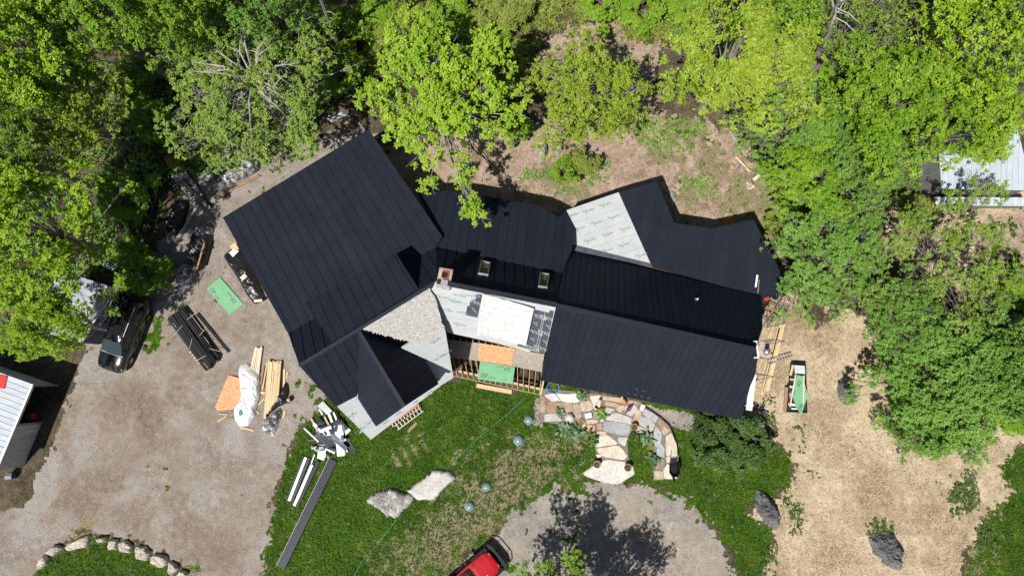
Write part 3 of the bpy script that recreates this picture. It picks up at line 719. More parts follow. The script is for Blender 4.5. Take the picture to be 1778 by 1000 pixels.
def make_tree(seed, rx, rz, hc, trunk_r, nclump, clump_r, ros_per, leaf, per, mat, bark, lean=(0, 0), gap=.0, hang=None, wr=.6, bare=0.0, bunch=5, hi=-.6, lt=1.0, showy=0):
    """crown centre at height hc over the base; returns trunk mesh, crown mesh"""
    r = np.random.default_rng(seed); rd = random.Random(seed)
    d = unit(r.normal(size=(nclump * 3, 3))); d = d[d[:, 2] > -.35][:nclump]; nclump = len(d)
    rf = .45 + .55 * r.random(nclump) ** .6
    lob = 1 + .22 * np.sin(np.arctan2(d[:, 1], d[:, 0]) * 3 + seed) + .14 * np.sin(np.arctan2(d[:, 1], d[:, 0]) * 5 + seed * 2.1)
    nd = nclump // 2                             # the upper half: evenly over the dome
    qa = r.random(nd) * 6.283; qr = np.sqrt((np.arange(nd) + r.random(nd)) / nd) * .95
    d[:nd] = np.stack([qr * np.cos(qa), qr * np.sin(qa), np.sqrt(np.maximum(.02, 1 - qr ** 2))], 1); rf[:nd] = .78 + .24 * r.random(nd)
    C = d * rf[:, None] * np.array([rx, rx, rz]) * np.stack([lob, lob, np.ones(nclump)], 1)
    C[:, 0] += lean[0] * (C[:, 2] / rz); C[:, 1] += lean[1] * (C[:, 2] / rz); C[:, 2] += hc
    if hang:                                     # extra clumps along a drooping limb
        a, b = np.array(hang[0]), np.array(hang[1]); k = hang[2]
        t = np.linspace(.15, 1, k)[:, None]; C = np.vstack([C, a + (b - a) * t + r.normal(size=(k, 3)) * .25]); nclump += k
    cr = clump_r * (.6 + .8 * r.random(nclump)); ct = r.random(nclump)
    if hang: cr[-hang[2]:] = clump_r * .62
    n = int(ros_per * nclump)                    # leaf bunches, each of several small rosettes
    ci = r.choice(nclump, n, p=cr ** 2 / (cr ** 2).sum())
    u = unit(r.normal(size=(n, 3)) + np.array([0, 0, .45])); rr = (.3 + .7 * r.random(n) ** .45)
    B = C[ci] + u * (cr[ci] * rr)[:, None] * np.array([1, 1, .8])
    if gap:                                      # wind-thinned patches
        g = np.sin(B[:, 0] * 1.7 + seed) * np.sin(B[:, 1] * 1.5 + seed * 2) + .5 * np.sin(B[:, 0] * 4.1 + 1) * np.sin(B[:, 1] * 3.7)
        keep = g > gap; B, u, ci = B[keep], u[keep], ci[keep]
    k = bunch; br = leaf * 1.15 * (.7 + .6 * r.random(len(B)))
    off = unit(r.normal(size=(len(B) * k, 3))) * (np.repeat(br, k) * r.random(len(B) * k) ** .4)[:, None] * np.array([1, 1, .55])
    P = np.repeat(B, k, 0) + off; uu = np.repeat(u, k, 0)
    N = unit(uu * .35 + np.array([-.12, -.12, 1.0]) + off / leaf * .25 + r.normal(size=uu.shape) * .2)
    tint = np.clip(.12 + .36 * np.repeat(ct[ci], k) + .34 * np.repeat(r.random(len(B)), k) + .25 * r.random(len(P)), 0, 1)
    crown = leaf_mesh('crown', P, N, leaf, per, mat, tint, seed=seed, wr=wr)
    mb = MB(); top = Vector((lean[0] * .3, lean[1] * .3, hc + rz * hi))
    trunk = [Vector((0, 0, -.2)), Vector((rd.uniform(-.1, .1), rd.uniform(-.1, .1), hc * .35)), Vector((lean[0] * .1 + rd.uniform(-.25, .25), lean[1] * .1 + rd.uniform(-.25, .25), hc * .7)), top]
    mb.tube(trunk, [trunk_r * 1.25, trunk_r, trunk_r * .75, trunk_r * .25], 8)
    for i in range(nclump):
        c = Vector(C[i]); t = rd.uniform(.35, .95); k = min(2, int(t * 3)); s = trunk[k].lerp(trunk[k + 1], t * 3 - k)
        midp = s.lerp(c, .5) + Vector((rd.uniform(-.3, .3), rd.uniform(-.3, .3), -rd.uniform(.05, .2) * (c - s).length))
        r0 = trunk_r * rd.uniform(.14, .26) * lt
        mb.tube([s, midp, c], [r0, r0 * .6, .022], 5)
        for j in range(5):                       # twigs out to the leaves
            q = c + Vector((rd.gauss(0, 1), rd.gauss(0, 1), rd.gauss(.3, .6))).normalized() * cr[i] * rd.uniform(.7, 1.1 + bare)
            m2 = c.lerp(q, .5) + Vector((rd.uniform(-.1, .1), rd.uniform(-.1, .1), .05)); mb.tube([midp.lerp(c, .7), m2, q], [.018, .012, .005], 4)
    for k in range(showy):                       # pale limbs lying open over the crown
        a = k * 2.4 + rd.uniform(-.3, .3); L = rd.uniform(.35, .72); s0 = Vector((.5, -.4, hc + rz * .55)); e0 = Vector((.5 + math.cos(a) * rx * L, -.4 + math.sin(a) * rx * L, hc + rz * (1.18 - .62 * L * L)))
        m0 = s0.lerp(e0, .5) + Vector((rd.uniform(-.25, .25), rd.uniform(-.25, .25), rz * .28)); mb.tube([s0, m0, e0], [.085, .05, .012], 5)
        for j in range(3): q = m0.lerp(e0, rd.uniform(0, .8)); mb.tube([q, q + Vector((rd.uniform(-.8, .8), rd.uniform(-.8, .8), rd.uniform(.05, .3)))], [.03, .008], 4)
    me = bpy.data.meshes.new('trunk'); me.from_pydata(mb.v, [], mb.f); me.materials.append(bark); me.update()
    return me, crown
ARCH = {}
def arch(key, *a, **k):
    ARCH[key] = (make_tree(*a, **k), a[3])
# seed, rx, rz, hc, trunk_r, nclump, clump_r, ros_per, leaf, per
arch('maple1', 11, 4.6, 3.6, 7.0, .28, 84, .9, 26, .15, 4, MT['lf_yellow'], MT['barkgrey'], gap=-.7)
arch('maple2', 12, 4.6, 3.4, 7.0, .28, 54, 1.0, 40, .145, 4, MT['lf_vivid'], MT['barkgrey'], gap=-.6)
arch('maple3', 13, 4.6, 3.2, 7.0, .26, 80, .85, 18, .17, 4, MT['lf_yol'], MT['barkgrey'], gap=-.6)
arch('spring', 14, 4.3, 2.8, 6.0, .24, 78, .9, 24, .15, 4, MT['lf_yellow'], MT['barkpale'], gap=-.7, hang=((1.2, -3.2, 5.5), (2.2, -7.0, 5.8), 9), bare=.25, hi=-.2)
arch('spring2', 15, 4.3, 2.8, 6.0, .24, 78, .9, 25, .145, 4, MT['lf_yol'], MT['barkpale'], gap=-.7, bare=.25, hi=-.2)
arch('apple', 16, 5.6, 2.2, 4.6, .3, 105, .9, 26, .125, 4, MT['lf_olive'], MT['barkpale'], gap=-.5, bare=.5, hi=.1, lt=1.3, showy=16)
arch('sparse', 17, 4.8, 1.9, 4.2, .2, 70, .75, 19, .125, 4, MT['lf_olive'], MT['barkgrey'], gap=-.3, bare=.6, hi=-.2, lt=.5)
arch('bush', 18, 4.8, 2.3, 2.2, .15, 140, .72, 34, .12, 4, MT['lf_mid'], MT['barkgrey'], gap=-.85, hi=-.5)
arch('bushdark', 19, 2.2, 1.1, .9, .06, 44, .45, 30, .11, 4, MT['lf_dark'], MT['barkgrey'], gap=-.8, hi=-.5)
arch('midtree', 20, 4.4, 2.8, 5.2, .22, 90, .8, 24, .125, 4, MT['lf_mid'], MT['barkgrey'], gap=-.65)
arch('shrub', 21, 1.6, 1.2, 1.3, .06, 30, .45, 24, .12, 4, MT['lf_vivid'], MT['barkgrey'], gap=-.7, hi=-.5)
arch('shrub2', 22, 1.6, 1.0, 1.1, .06, 30, .45, 24, .12, 4, MT['lf_fern'], MT['barkgrey'], gap=-.6, hi=-.5)
def tree(key, px, py, rpx, h, rot, label, name='broadleaf_tree', group=None, cat='tree', squash=1.0):
    (tm, cm), hc = ARCH[key]
    base_r = {'apple': 5.6, 'sparse': 4.8, 'bush': 4.8, 'bushdark': 2.2, 'midtree': 4.4, 'shrub': 1.6, 'shrub2': 1.6, 'spring': 4.3, 'spring2': 4.3}.get(key, 4.6)
    sz = h / hc                                    # h: crown-centre height in metres
    c = W(px, py, h); s = rpx / 25.0 * (CZ - h) / CZ / base_r
    o = root(name, (c.x, c.y, 0), label, cat, group, rot, (s, s, sz * squash if squash != 1 else sz))
    for nm, me in (('trunk', tm), ('crown', cm)):
        ch = bpy.data.objects.new(nm, me); COL.objects.link(ch); ch.parent = o
    return o
TG = 'trees around the clearing'
tree('maple1', 45, 90, 125, 9.5, .3, 'tall yellow-green tree in the upper wood corner left of the dark gap', group=TG)
tree('maple2', 190, 45, 105, 8.5, 1.3, 'mid green tree behind the dark gap in the wood', group=TG)
tree('maple3', 130, 200, 95, 6.5, 2.2, 'darker green tree just above the long black board stack', group=TG)
tree('maple1', 70, 400, 135, 7.8, 3.6, 'big yellow-green tree overhanging the grey roofed shed and the van', group=TG)
tree('maple2', 15, 260, 90, 8.5, 5.1, 'fresh green tree between the wood corner and the tree over the van', group=TG)
tree('spring', 110, 560, 75, 6.0, 1.9, 'low yellow-green boughs hanging beside the black van', group=TG)
tree('apple', 435, 150, 165, 4.8, .6, 'wide olive-green tree with pale bare branches showing, above the wrapped lumber', group=TG)
tree('maple2', 330, 25, 85, 7.5, .2, 'green tree rising behind the wide olive tree', group=TG)
tree('midtree', 470, 20, 90, 6.0, 4.0, 'mid green tree at the back edge behind the wide olive tree', group=TG)
tree('spring', 757, 172, 140, 6.0, 0.0, 'yellow-green tree with a bough hanging over the dark middle roof', group=TG)
tree('spring2', 1018, 168, 100, 5.2, 2.4, 'olive-yellow tree standing by the two grey stumps', group=TG)
tree('maple3', 1275, 108, 135, 7.5, .9, 'large bright green maple behind the leaning pole', group=TG)
tree('maple2', 1330, 10, 100, 8.0, 2.9, 'bright maple crown rising behind the large maple', group=TG)
tree('midtree', 1365, 215, 85, 4.5, 1.1, 'small-leaved green tree beside the firewood pieces', group=TG)
tree('maple2', 1400, 300, 85, 4.6, 5.0, 'low bright green tree above the end of the wing roof', group=TG)
tree('sparse', 1480, 55, 110, 6.5, 2.0, 'thin olive tree with pale dead branches in the far wood', group=TG)
tree('maple2', 1545, 190, 125, 7.5, 4.1, 'vivid green maple with deep gaps between its boughs', group=TG)
tree('midtree', 1490, 290, 80, 5.0, 3.0, 'rounded green tree under the vivid maple', group=TG)
tree('maple1', 1690, 90, 135, 8.5, 2.6, 'tall yellow-green tree behind the metal roofed shed', group=TG)
tree('maple1', 1660, 225, 85, 6.5, .7, 'yellow-green boughs hanging over the metal shed roof', group=TG)
tree('midtree', 1430, 450, 105, 3.6, 2.0, 'broad green tree against the end of the wing roof', group=TG)
tree('sparse', 1640, 440, 135, 4.2, .4, 'see-through olive tree in front of the metal roofed shed', group=TG)
tree('midtree', 1560, 555, 75, 3.8, 3.3, 'rounded green tree between the broad green tree and the big bush', group=TG)
tree('bush', 1632, 665, 118, 2.6, .5, 'huge dense green bush rising from the straw', 'large_bush', 'big bushes by the straw', 'bush')
tree('bush', 1745, 620, 100, 2.8, 2.5, 'dense green bush merging with the back of the huge bush', 'large_bush', 'big bushes by the straw', 'bush')
tree('bush', 1590, 738, 58, 1.6, 4.0, 'lower green bush at the front foot of the huge bush', 'large_bush', 'big bushes by the straw', 'bush')
tree('bushdark', 1268, 762, 58, 1.0, 1.0, 'dark green leafy bush under the house corner', 'garden_bush', None, 'bush')
tree('bushdark', 1222, 752, 26, .6, 3.0, 'small dark bush at the wall beside the leafy corner bush', 'garden_bush', None, 'bush')
tree('maple2', 958, 1045, 78, 4.6, .8, 'young green tree casting a leafy shadow over the gravel drive', group=TG)
tree('midtree', 1062, 1085, 70, 4.2, 2.2, 'second young tree beside the drive casting the rounder shadow', group=TG)
for i, (x, y, rp, k, lb) in enumerate([
        (640, 45, 40, 'shrub', 'green shrub in the brush behind the tree with the hanging bough'), (600, 120, 42, 'shrub', 'green shrub below the bare leaning trunk'),
        (690, 70, 40, 'shrub2', 'lime green shrub in the brush behind the house'), (665, 20, 35, 'shrub', 'bright shrub at the far edge of the brush'),
        (1055, 8, 42, 'shrub', 'dark green shrub beyond the bare hollow'), (1110, 10, 45, 'shrub', 'round shrub next to the far maple'),
        (250, 480, 36, 'shrub', 'leafy shrub behind the black van'), (225, 440, 30, 'shrub', 'low shrub beside the sawdust heap'), (285, 470, 22, 'shrub', 'small shrub at the gravel edge by the van'),
        (215, 340, 45, 'shrub', 'shaded shrub left of the long black boards'), (560, 40, 40, 'shrub', 'green shrub beside the bare leaning trunk'),
        (1010, 285, 26, 'shrub2', 'bright green leafy clump below the stumps'), (980, 295, 22, 'shrub', 'green clump of long leaves beside the grey stumps'),
        (1755, 710, 45, 'shrub', 'pale green shrub at the edge of the straw'), (840, 60, 50, 'shrub2', 'lime shrub in the sunny brush'), (1345, 395, 24, 'shrub2', 'pale weedy clump at the corner of the wing roof'),
        (1200, 15, 40, 'shrub', 'green shrub under the large maple'), (730, 25, 42, 'shrub2', 'lime shrub behind the hanging bough tree'), (780, 35, 45, 'shrub', 'green shrub at the back of the sunny brush'), (890, 25, 36, 'shrub2', 'lime shrub by the bare hollow'), (270, 210, 40, 'shrub', 'shaded shrub in the dark gap of the wood'), (240, 130, 42, 'shrub', 'shrub deep in the dark gap of the wood'), (1330, 150, 40, 'shrub', 'green shrub between the maples'), (1460, 130, 45, 'shrub', 'green shrub at the foot of the pale bare trunk'), (1770, 500, 40, 'shrub', 'dark green shrub on the bare earth by the metal shed'), (1590, 370, 34, 'shrub2', 'pale shrub at the corner of the metal shed'), (900, 225, 24, 'shrub', 'small shrub in the shade left of the stumps')]):
    tree(k, x, y, rp, 1.0, i * 1.7, lb, 'shrub', 'undergrowth shrubs', 'shrub')
# leaf cover on the sunny slope at the top and scattered weeds: nobody could count it
def cover(name, polys, dens, h, size, mat, label, cat, seed, per=5, thin=0.0, lab=None):
    r = np.random.default_rng(seed); pts = []
    for poly in polys:
        xs = [p[0] for p in poly]; ys = [p[1] for p in poly]; A = (max(xs) - min(xs)) * (max(ys) - min(ys)) / 625.0
        n = int(A * dens); x = r.uniform(min(xs), max(xs), n); y = r.uniform(min(ys), max(ys), n)
        k = inpoly(x + r.normal(size=n) * 6, y + r.normal(size=n) * 6, poly); x, y = x[k], y[k]
        for a, b in zip(x, y):
            w = W(a, b, 0); pts.append((w.x, w.y))
    P = off_patio(np.array(pts))
    if lab is not None: P = P[lab_at(P[:, 0] + r.normal(size=len(P)) * .3, P[:, 1] + r.normal(size=len(P)) * .3) == lab]
    g = vnoise(P[:, 0] + 50, P[:, 1] + 50, 1.1, seed) + .6 * vnoise(P[:, 0] + 50, P[:, 1] + 50, .4, seed + 1)
    k = g > thin; P, g = P[k], g[k]
    P = np.column_stack([P, np.clip(.05 + (g - thin) * h * (0.5 + r.random(len(P))), .03, h * 1.3)])
    N = unit(np.array([0, 0, 1.0]) + r.normal(size=P.shape) * .35)
    me = leaf_mesh(name, P, N, size, per, mat, np.clip(.3 + g + r.random(len(P)) * .4, 0, 1), seed=seed)
    return tag(mesh_obj(name, me), label, cat, kind='stuff')
cover('undergrowth', [[(540, 0), (740, 0), (725, 60), (640, 140), (570, 110)], [(820, 0), (1030, 0), (1020, 30), (950, 50), (925, 90), (905, 150), (870, 190), (830, 110)], [(1060, 20), (1170, 20), (1180, 65), (1090, 75)]], 80, .6, .18, MT['lf_fern'], 'lime green undergrowth on the sunny slope behind the trees', 'undergrowth', 31, thin=-.25)
cover('ground_leaves', [[(0, 0), (560, 0), (620, 140), (480, 290), (290, 320), (240, 480), (180, 460), (0, 640)], [(1130, 0), (1790, 0), (1790, 220), (1640, 220), (1600, 360), (1420, 420), (1330, 330), (1280, 220)]], 26, .6, .17, MT['lf_mid'], 'leafy ground cover under the wood', 'undergrowth', 32, thin=-.3)
cover('weeds', [[(1690, 920), (1730, 890), (1720, 960), (1690, 980)], [(1400, 810), (1430, 800), (1425, 830)], [(1370, 880), (1395, 870), (1390, 930), (1370, 930)], [(1650, 770), (1700, 760), (1690, 800), (1655, 810)], [(1640, 835), (1690, 815), (1700, 870), (1650, 895)], [(1590, 770), (1640, 790), (1600, 810)], [(1320, 945), (1350, 940), (1345, 1000), (1320, 1000)], [(1390, 780), (1370, 740), (1395, 735), (1410, 800)], [(1620, 830), (1680, 810), (1700, 880), (1650, 900)], [(1500, 905), (1545, 900), (1550, 930), (1505, 935)], [(1325, 860), (1370, 850), (1375, 900), (1340, 920)], [(1320, 690), (1345, 680), (1345, 740), (1320, 740)]], 45, .22, .12, MT['lf_dark'], 'scattered weeds sprouting through the straw', 'weeds', 33, thin=-.05)
cover('grass_tufts', [Z['lawn'], Z['lawn3'], Z['lawn2']], 55, .05, .075, MT['lf_grass'], 'short grass tufts over the lawn', 'grass', 34, 4, thin=-.9, lab=3)
cover('grass_tufts', [[(900, 300), (960, 290), (980, 330), (920, 350)], [(1180, 310), (1240, 300), (1260, 340), (1200, 350)], [(1320, 380), (1380, 380), (1390, 440), (1350, 430)], [(1090, 200), (1230, 215), (1240, 270), (1120, 265)], [(940, 290), (1060, 270), (1050, 320), (960, 345)], [(1280, 300), (1360, 330), (1340, 380), (1270, 350)]], 40, .2, .14, MT['lf_mid'], 'green grass tufts in the trampled back yard', 'grass', 35, 4, thin=-.05)
# straw flecks
def flecks(name, polys, dens, cols, L, label, cat, seed, wd=.2, lab=None):
    r = np.random.default_rng(seed); P = []
    for poly in polys:
        xs = [p[0] for p in poly]; ys = [p[1] for p in poly]; n = int((max(xs) - min(xs)) * (max(ys) - min(ys)) / 625.0 * dens)
        x = r.uniform(min(xs), max(xs), n); y = r.uniform(min(ys), max(ys), n); k = inpoly(x, y, poly)
        P += [tuple(W(a, b, 0))[:2] for a, b in zip(x[k], y[k])]
    P = off_patio(np.array(P))
    if lab is not None: P = P[np.isin(lab_at(P[:, 0] + r.normal(size=len(P)) * .22, P[:, 1] + r.normal(size=len(P)) * .22), lab)]
    P = P[vnoise(P[:, 0] + 90, P[:, 1] + 90, 1.6, seed) + .6 * vnoise(P[:, 0] + 90, P[:, 1] + 90, .5, seed + 5) + r.random(len(P)) * .7 > .12]
    n = len(P); a = r.random(n) * 6.283; l = L * (.5 + r.random(n)); D = np.stack([np.cos(a), np.sin(a)], 1) * l[:, None]; S = np.stack([-np.sin(a), np.cos(a)], 1) * (l * wd)[:, None]
    z = ground_z(P[:, 0], P[:, 1]) + .006 + r.random(n) * .012; tl = r.random(n) * .02
    V = np.zeros((n, 4, 3)); V[:, 0, :2] = P - D - S; V[:, 1, :2] = P + D - S; V[:, 2, :2] = P + D + S; V[:, 3, :2] = P - D + S
    V[:, :, 2] = z[:, None]; V[:, 1, 2] += tl; V[:, 2, 2] += tl
    me = bpy.data.meshes.new(name); me.vertices.add(n * 4); me.vertices.foreach_set('co', V.astype(np.float32).ravel())
    me.loops.add(n * 4); me.loops.foreach_set('vertex_index', np.arange(n * 4, dtype=np.int32)); me.polygons.add(n); me.polygons.foreach_set('loop_start', np.arange(n, dtype=np.int32) * 4)
    at = me.attributes.new('tint', 'FLOAT', 'FACE'); at.data.foreach_set('value', r.random(n).astype(np.float32)); me.update(calc_edges=True)
    m, nt, b = new_mat(name); nt.links.new(ramp(nt, attr(nt, 'tint'), cols), b.inputs['Base Color']); b.inputs['Roughness'].default_value = .9; me.materials.append(m)
    return tag(mesh_obj(name, me), label, cat, kind='stuff')
flecks('straw', [Z['straw'], Z['dirt_r']], 95, [(0, (.10, .075, .045)), (.25, (.36, .28, .175)), (1, (.58, .48, .35))], .05, 'loose pale straw spread over the ground', 'straw', 41, .28, [5])
flecks('hay_litter', [Z['yard'], Z['yardtop']], 40, [(0, (.10, .07, .045)), (.5, (.30, .22, .16)), (1, (.50, .40, .28))], .05, 'dry straw litter on the back yard', 'straw', 42, .28, [1])
flecks('gravel_stones', [Z['gravel'], Z['drive']], 40, [(0, (.17, .145, .125)), (.5, (.26, .23, .205)), (1, (.40, .37, .34))], .026, 'loose stones over the gravel', 'gravel', 43, .8, [2, 4])
# ------------------------------------------------------------------ things on the site
from mathutils import noise as mn
def board(name, a, b, w, t, z, mat, label, cat, group=None, roll=0.0, z2=None):
    """a plank from a to b (picture places of its upper face), bottom at height z"""
    p, q = W(a[0], a[1], z + t), W(b[0], b[1], (z if z2 is None else z2) + t)
    d = (q - p).normalized(); s = d.cross(Vector((0, 0, 1))).normalized(); u = s.cross(d)
    L = (q - p).length; yaw = math.atan2(d.y, d.x)
    mb = MB(); e = .006
    mb.prism([Vector((-L / 2, -w / 2 + e, t)), Vector((L / 2, -w / 2 + e, t)), Vector((L / 2, w / 2 - e, t)), Vector((-L / 2, w / 2 - e, t))], (0, 0, -e))
    mb.prism([Vector((-L / 2, -w / 2, t - e)), Vector((L / 2, -w / 2, t - e)), Vector((L / 2, w / 2, t - e)), Vector((-L / 2, w / 2, t - e))], (0, 0, -(t - e)))
    o = mb.build(name, mat, None, Vector((0, 0, 0)), world=False)
    o.location = (p + q) / 2 - Vector((0, 0, t)); o.rotation_euler = (roll, -math.asin(max(-1, min(1, d.z))), yaw)
    RL[o.name] = Vector(o.location)
    return tag(o, label, cat, group)
def slab(name, pts, z, t, mat, label, cat, group=None, tilt=None, parent=None):
    """flat sheet: picture outline of the upper face at height z+t (tilt: per-corner extra heights)"""
    P = [W(x, y, z + t + (tilt[i] if tilt else 0)) for i, (x, y) in enumerate(pts)]
    o = MB().prism(P, (0, 0, -t)).build(name, mat, parent)
    return tag(o, label, cat, group) if label else o
def blob(name, pts, h, mat, label=None, cat=None, group=None, p=3.0, rough=.1, wr=0.0, z0=0.0, n=40, rings=9, parent=None, seed=0, fq=1.5, smooth=True, skirt=.05, jag=0.0):
    """a lump with a picture outline at the ground, e.g. a boulder or something under a sheet"""
    P = [W(x, y, z0) for x, y in pts]; per = [(P[(i + 1) % len(P)] - P[i]).length for i in range(len(P))]; tot = sum(per)
    ring = []
    for k in range(n):
        s = tot * k / n; i = 0
        while s > per[i]: s -= per[i]; i += 1
        ring.append(P[i].lerp(P[(i + 1) % len(P)], s / per[i]))
    ring = [(ring[k - 1] + ring[k] * 2 + ring[(k + 1) % n]) / 4 for k in range(n)]
    c = sum(ring, Vector()) / n; V = []; Fc = []
    sm = list(ring)
    if jag: ring = [q + (q - c).normalized() * jag * (mn.noise(Vector((q.x * 2.3 + seed, q.y * 2.3, 2.2))) + .6 * mn.noise(Vector((q.x * 6 + seed, q.y * 6, 6.1)))) for q in ring]
    for j in range(rings + 1):
        s = 1 - j / rings; sc = s if j else 1.0
        for k in range(n):
            q = c + (ring[k] * sc ** 3 + sm[k] * (1 - sc ** 3) - c) * sc; r = mn.noise(Vector((q.x * fq + seed, q.y * fq, 1.7))) ; r2 = mn.noise(Vector((q.x * fq * 3 + seed, q.y * fq * 3, 4.1)))
            r3 = mn.noise(Vector((q.x * fq * 7 + seed, q.y * fq * 7, 9.3))); rdg = 1 - 2 * abs(mn.noise(Vector((q.x * fq * 1.3 + seed, q.y * fq * 1.9, 7.7))))
            wrk = wr * (1.6 * rdg + .8 * (1 - 2 * abs(r2)) + r3) * (1 if j else 0)
            z = z0 - skirt if j == 0 else z0 + h * (1 - sc ** p) + (rough * (r + .5 * r2 + .3 * r3) + wrk) * (1 - sc ** 6) * max(h, .15) * 1.6 + (.02 if j == 1 else 0)
            V.append(Vector((q.x, q.y, max(z, z0 - skirt) if j else z0 - skirt)))
    for j in range(rings - 1):
        for k in range(n):
            k2 = (k + 1) % n; Fc.append((j * n + k, j * n + k2, (j + 1) * n + k2, (j + 1) * n + k))
    Fc.append(tuple((rings - 1) * n + k for k in range(n)))
    a = sum((V[k].x - c.x) * (V[(k + 1) % n].y - c.y) - (V[(k + 1) % n].x - c.x) * (V[k].y - c.y) for k in range(n))
    if a < 0: Fc = [tuple(reversed(f)) for f in Fc]
    o = add(name, V[:rings * n], Fc, mat, parent, smooth=smooth)
    return tag(o, label, cat, group) if label else o
# ---- deck framing and the loose sheets on it
K = cropper(770, 570, 7.695); DZ = 1.1
d0, d1 = W(*K(20, 75), DZ), W(*K(1345, 335), DZ); dx = (d1 - d0).normalized(); dyv = W(*K(1025, 820), DZ) - W(*K(1080, 545), DZ); dyv.normalize()
deck = root('deck_frame', (d0.x, d0.y, 0), 'open timber deck framing of parallel joists between two house wings', 'deck frame')
fl_, fr_ = W(*K(185, 640), DZ), W(*K(1285, 880), DZ)
nj = 16
for i in range(nj):
    t = i / (nj - 1); a = d0.lerp(d1, .02 + t * .97); b = fl_.lerp(fr_, max(0, .0 + t * 1.0))
    MB().bar(a - Vector((0, 0, .1)), b - Vector((0, 0, .1)), .04, .2).build('joist', MT['joist'], deck)
e = (fr_ - fl_).normalized()
MB().bar(fl_ - e * .2 + dyv * .03 - Vector((0, 0, .1)), fr_ + e * .1 + dyv * .03 - Vector((0, 0, .1)), .045, .2).build('rim_joist', MT['joist'], deck)
MB().bar(fl_ - dyv * .35 - Vector((0, 0, .28)), fr_ - dyv * .35 - Vector((0, 0, .28)), .14, .16).build('beam', MT['lumber'], deck)
MB().bar(fr_ + e * .07 - Vector((0, 0, .1)), fr_ + e * .09 - dyv * 1.4 - Vector((0, 0, .1)), .09, .2).build('end_joist', MT['lumber'], deck)
for t in (.05, .5, .95):
    q = fl_.lerp(fr_, t) - dyv * .35; MB().bar(Vector((q.x, q.y, -.05)), Vector((q.x, q.y, DZ - .36)), .12, .12).build('post', MT['lumber'], deck)
def ksheet(name, c, mat, label, cat, z=DZ + .004, t=.016): return slab(name, [K(*p) for p in c], z, t, mat, label, cat, 'sheets laid on the deck joists')
ksheet('strand_board', [(65, 150), (485, 197), (452, 432), (75, 388)], MT['osb'], 'grey strand board sheet lying half under the white eave', 'board sheet')
ksheet('plywood_sheet', [(485, 197), (945, 268), (913, 502), (450, 430)], MT['ply'], 'orange knotty plywood sheet on the deck joists', 'plywood', DZ + .006)
ksheet('strand_board', [(945, 272), (1350, 345), (1304, 582), (915, 502)], MT['osb'], 'grey strand board sheet beside the dark roof corner', 'board sheet')
zb = ksheet('sheathing_sheet', [(490, 440), (955, 515), (925, 745), (455, 675)], MT['zip'], 'green coated sheathing sheet on the deck joists', 'board sheet', DZ + .024)
plDk = (Vector((0, 0, DZ + .041)), Vector((0, 0, 1)))
def word(parent, s, px, py, deg, size, mat='printblack', pl=plDk, lift=.0):
    o = on_plane_obj('lettering', text_mesh(s, mat), px, py, pl, math.radians(deg), lift, parent, size); return o
x, y = K(545, 630); word(zb, 'ZIP', x, y, 9, .36); x, y = K(650, 655); word(zb, 'system', x, y, 9, .18); x, y = K(815, 680); word(zb, 'SHEATHING', x, y, 9, .08)
x, y = K(855, 540); word(zb, 'ZIP', x, y, 189, .34); x, y = K(755, 515); word(zb, 'system', x, y, 189, .18); x, y = K(560, 490); word(zb, 'SHEATHING', x, y, 189, .08)
board('scaffold_plank', K(440, 762), K(912, 850), .30, .04, .12, MT['lumber'], 'short wide plank lying on the lawn edge in front of the deck', 'plank')
board('scaffold_plank', K(500, 135), K(1155, 300), .14, .04, DZ + .024, MT['lumberpale'], 'long pale plank along the back of the deck joists', 'plank')
slab('loose_flashing', [(864, 585), (905, 594), (904, 599), (833, 583)], 3.95, .02, MT['offwhite'], None, None, parent=house)
# ---- reflective blanket on the underlayment
fb = []; nn = 26; mm = 22; V = []
c4 = [(838, 508), (928, 530), (914, 595), (829, 579)]; Pq = [onpl(x, y, plS) for x, y in c4]
for j in range(mm + 1):
    for i in range(nn + 1):
        u, v = i / nn, j / mm; q = Pq[0].lerp(Pq[1], u).lerp(Pq[3].lerp(Pq[2], u), v)
        h = .04 + .16 * u * u + .045 * mn.noise(Vector((u * 9, v * 8, 3))) + .03 * mn.noise(Vector((u * 25, v * 22, 5))) + .05 * (1 - 2 * abs(mn.noise(Vector((u * 5, v * 14, 1))))) - .07 * math.exp(-((v - .62 - .1 * (u - .5)) / .018) ** 2) - .05 * math.exp(-((v - .3 - .08 * u) / .03) ** 2) - .05 * math.exp(-((u - .1 - .15 * v) / .02) ** 2 if v > .5 else -50)
        V.append(q + plS[1] * max(h, .02))
Fq = [(j * (nn + 1) + i, j * (nn + 1) + i + 1, (j + 1) * (nn + 1) + i + 1, (j + 1) * (nn + 1) + i) for j in range(mm) for i in range(nn)]
bl = add('foil_blanket', V, Fq, MT['foil'])
sd = bl.modifiers.new('thickness', 'SOLIDIFY'); sd.thickness = .015
tag(bl, 'crinkled white reflective blanket spread on the roof above the deck', 'blanket')
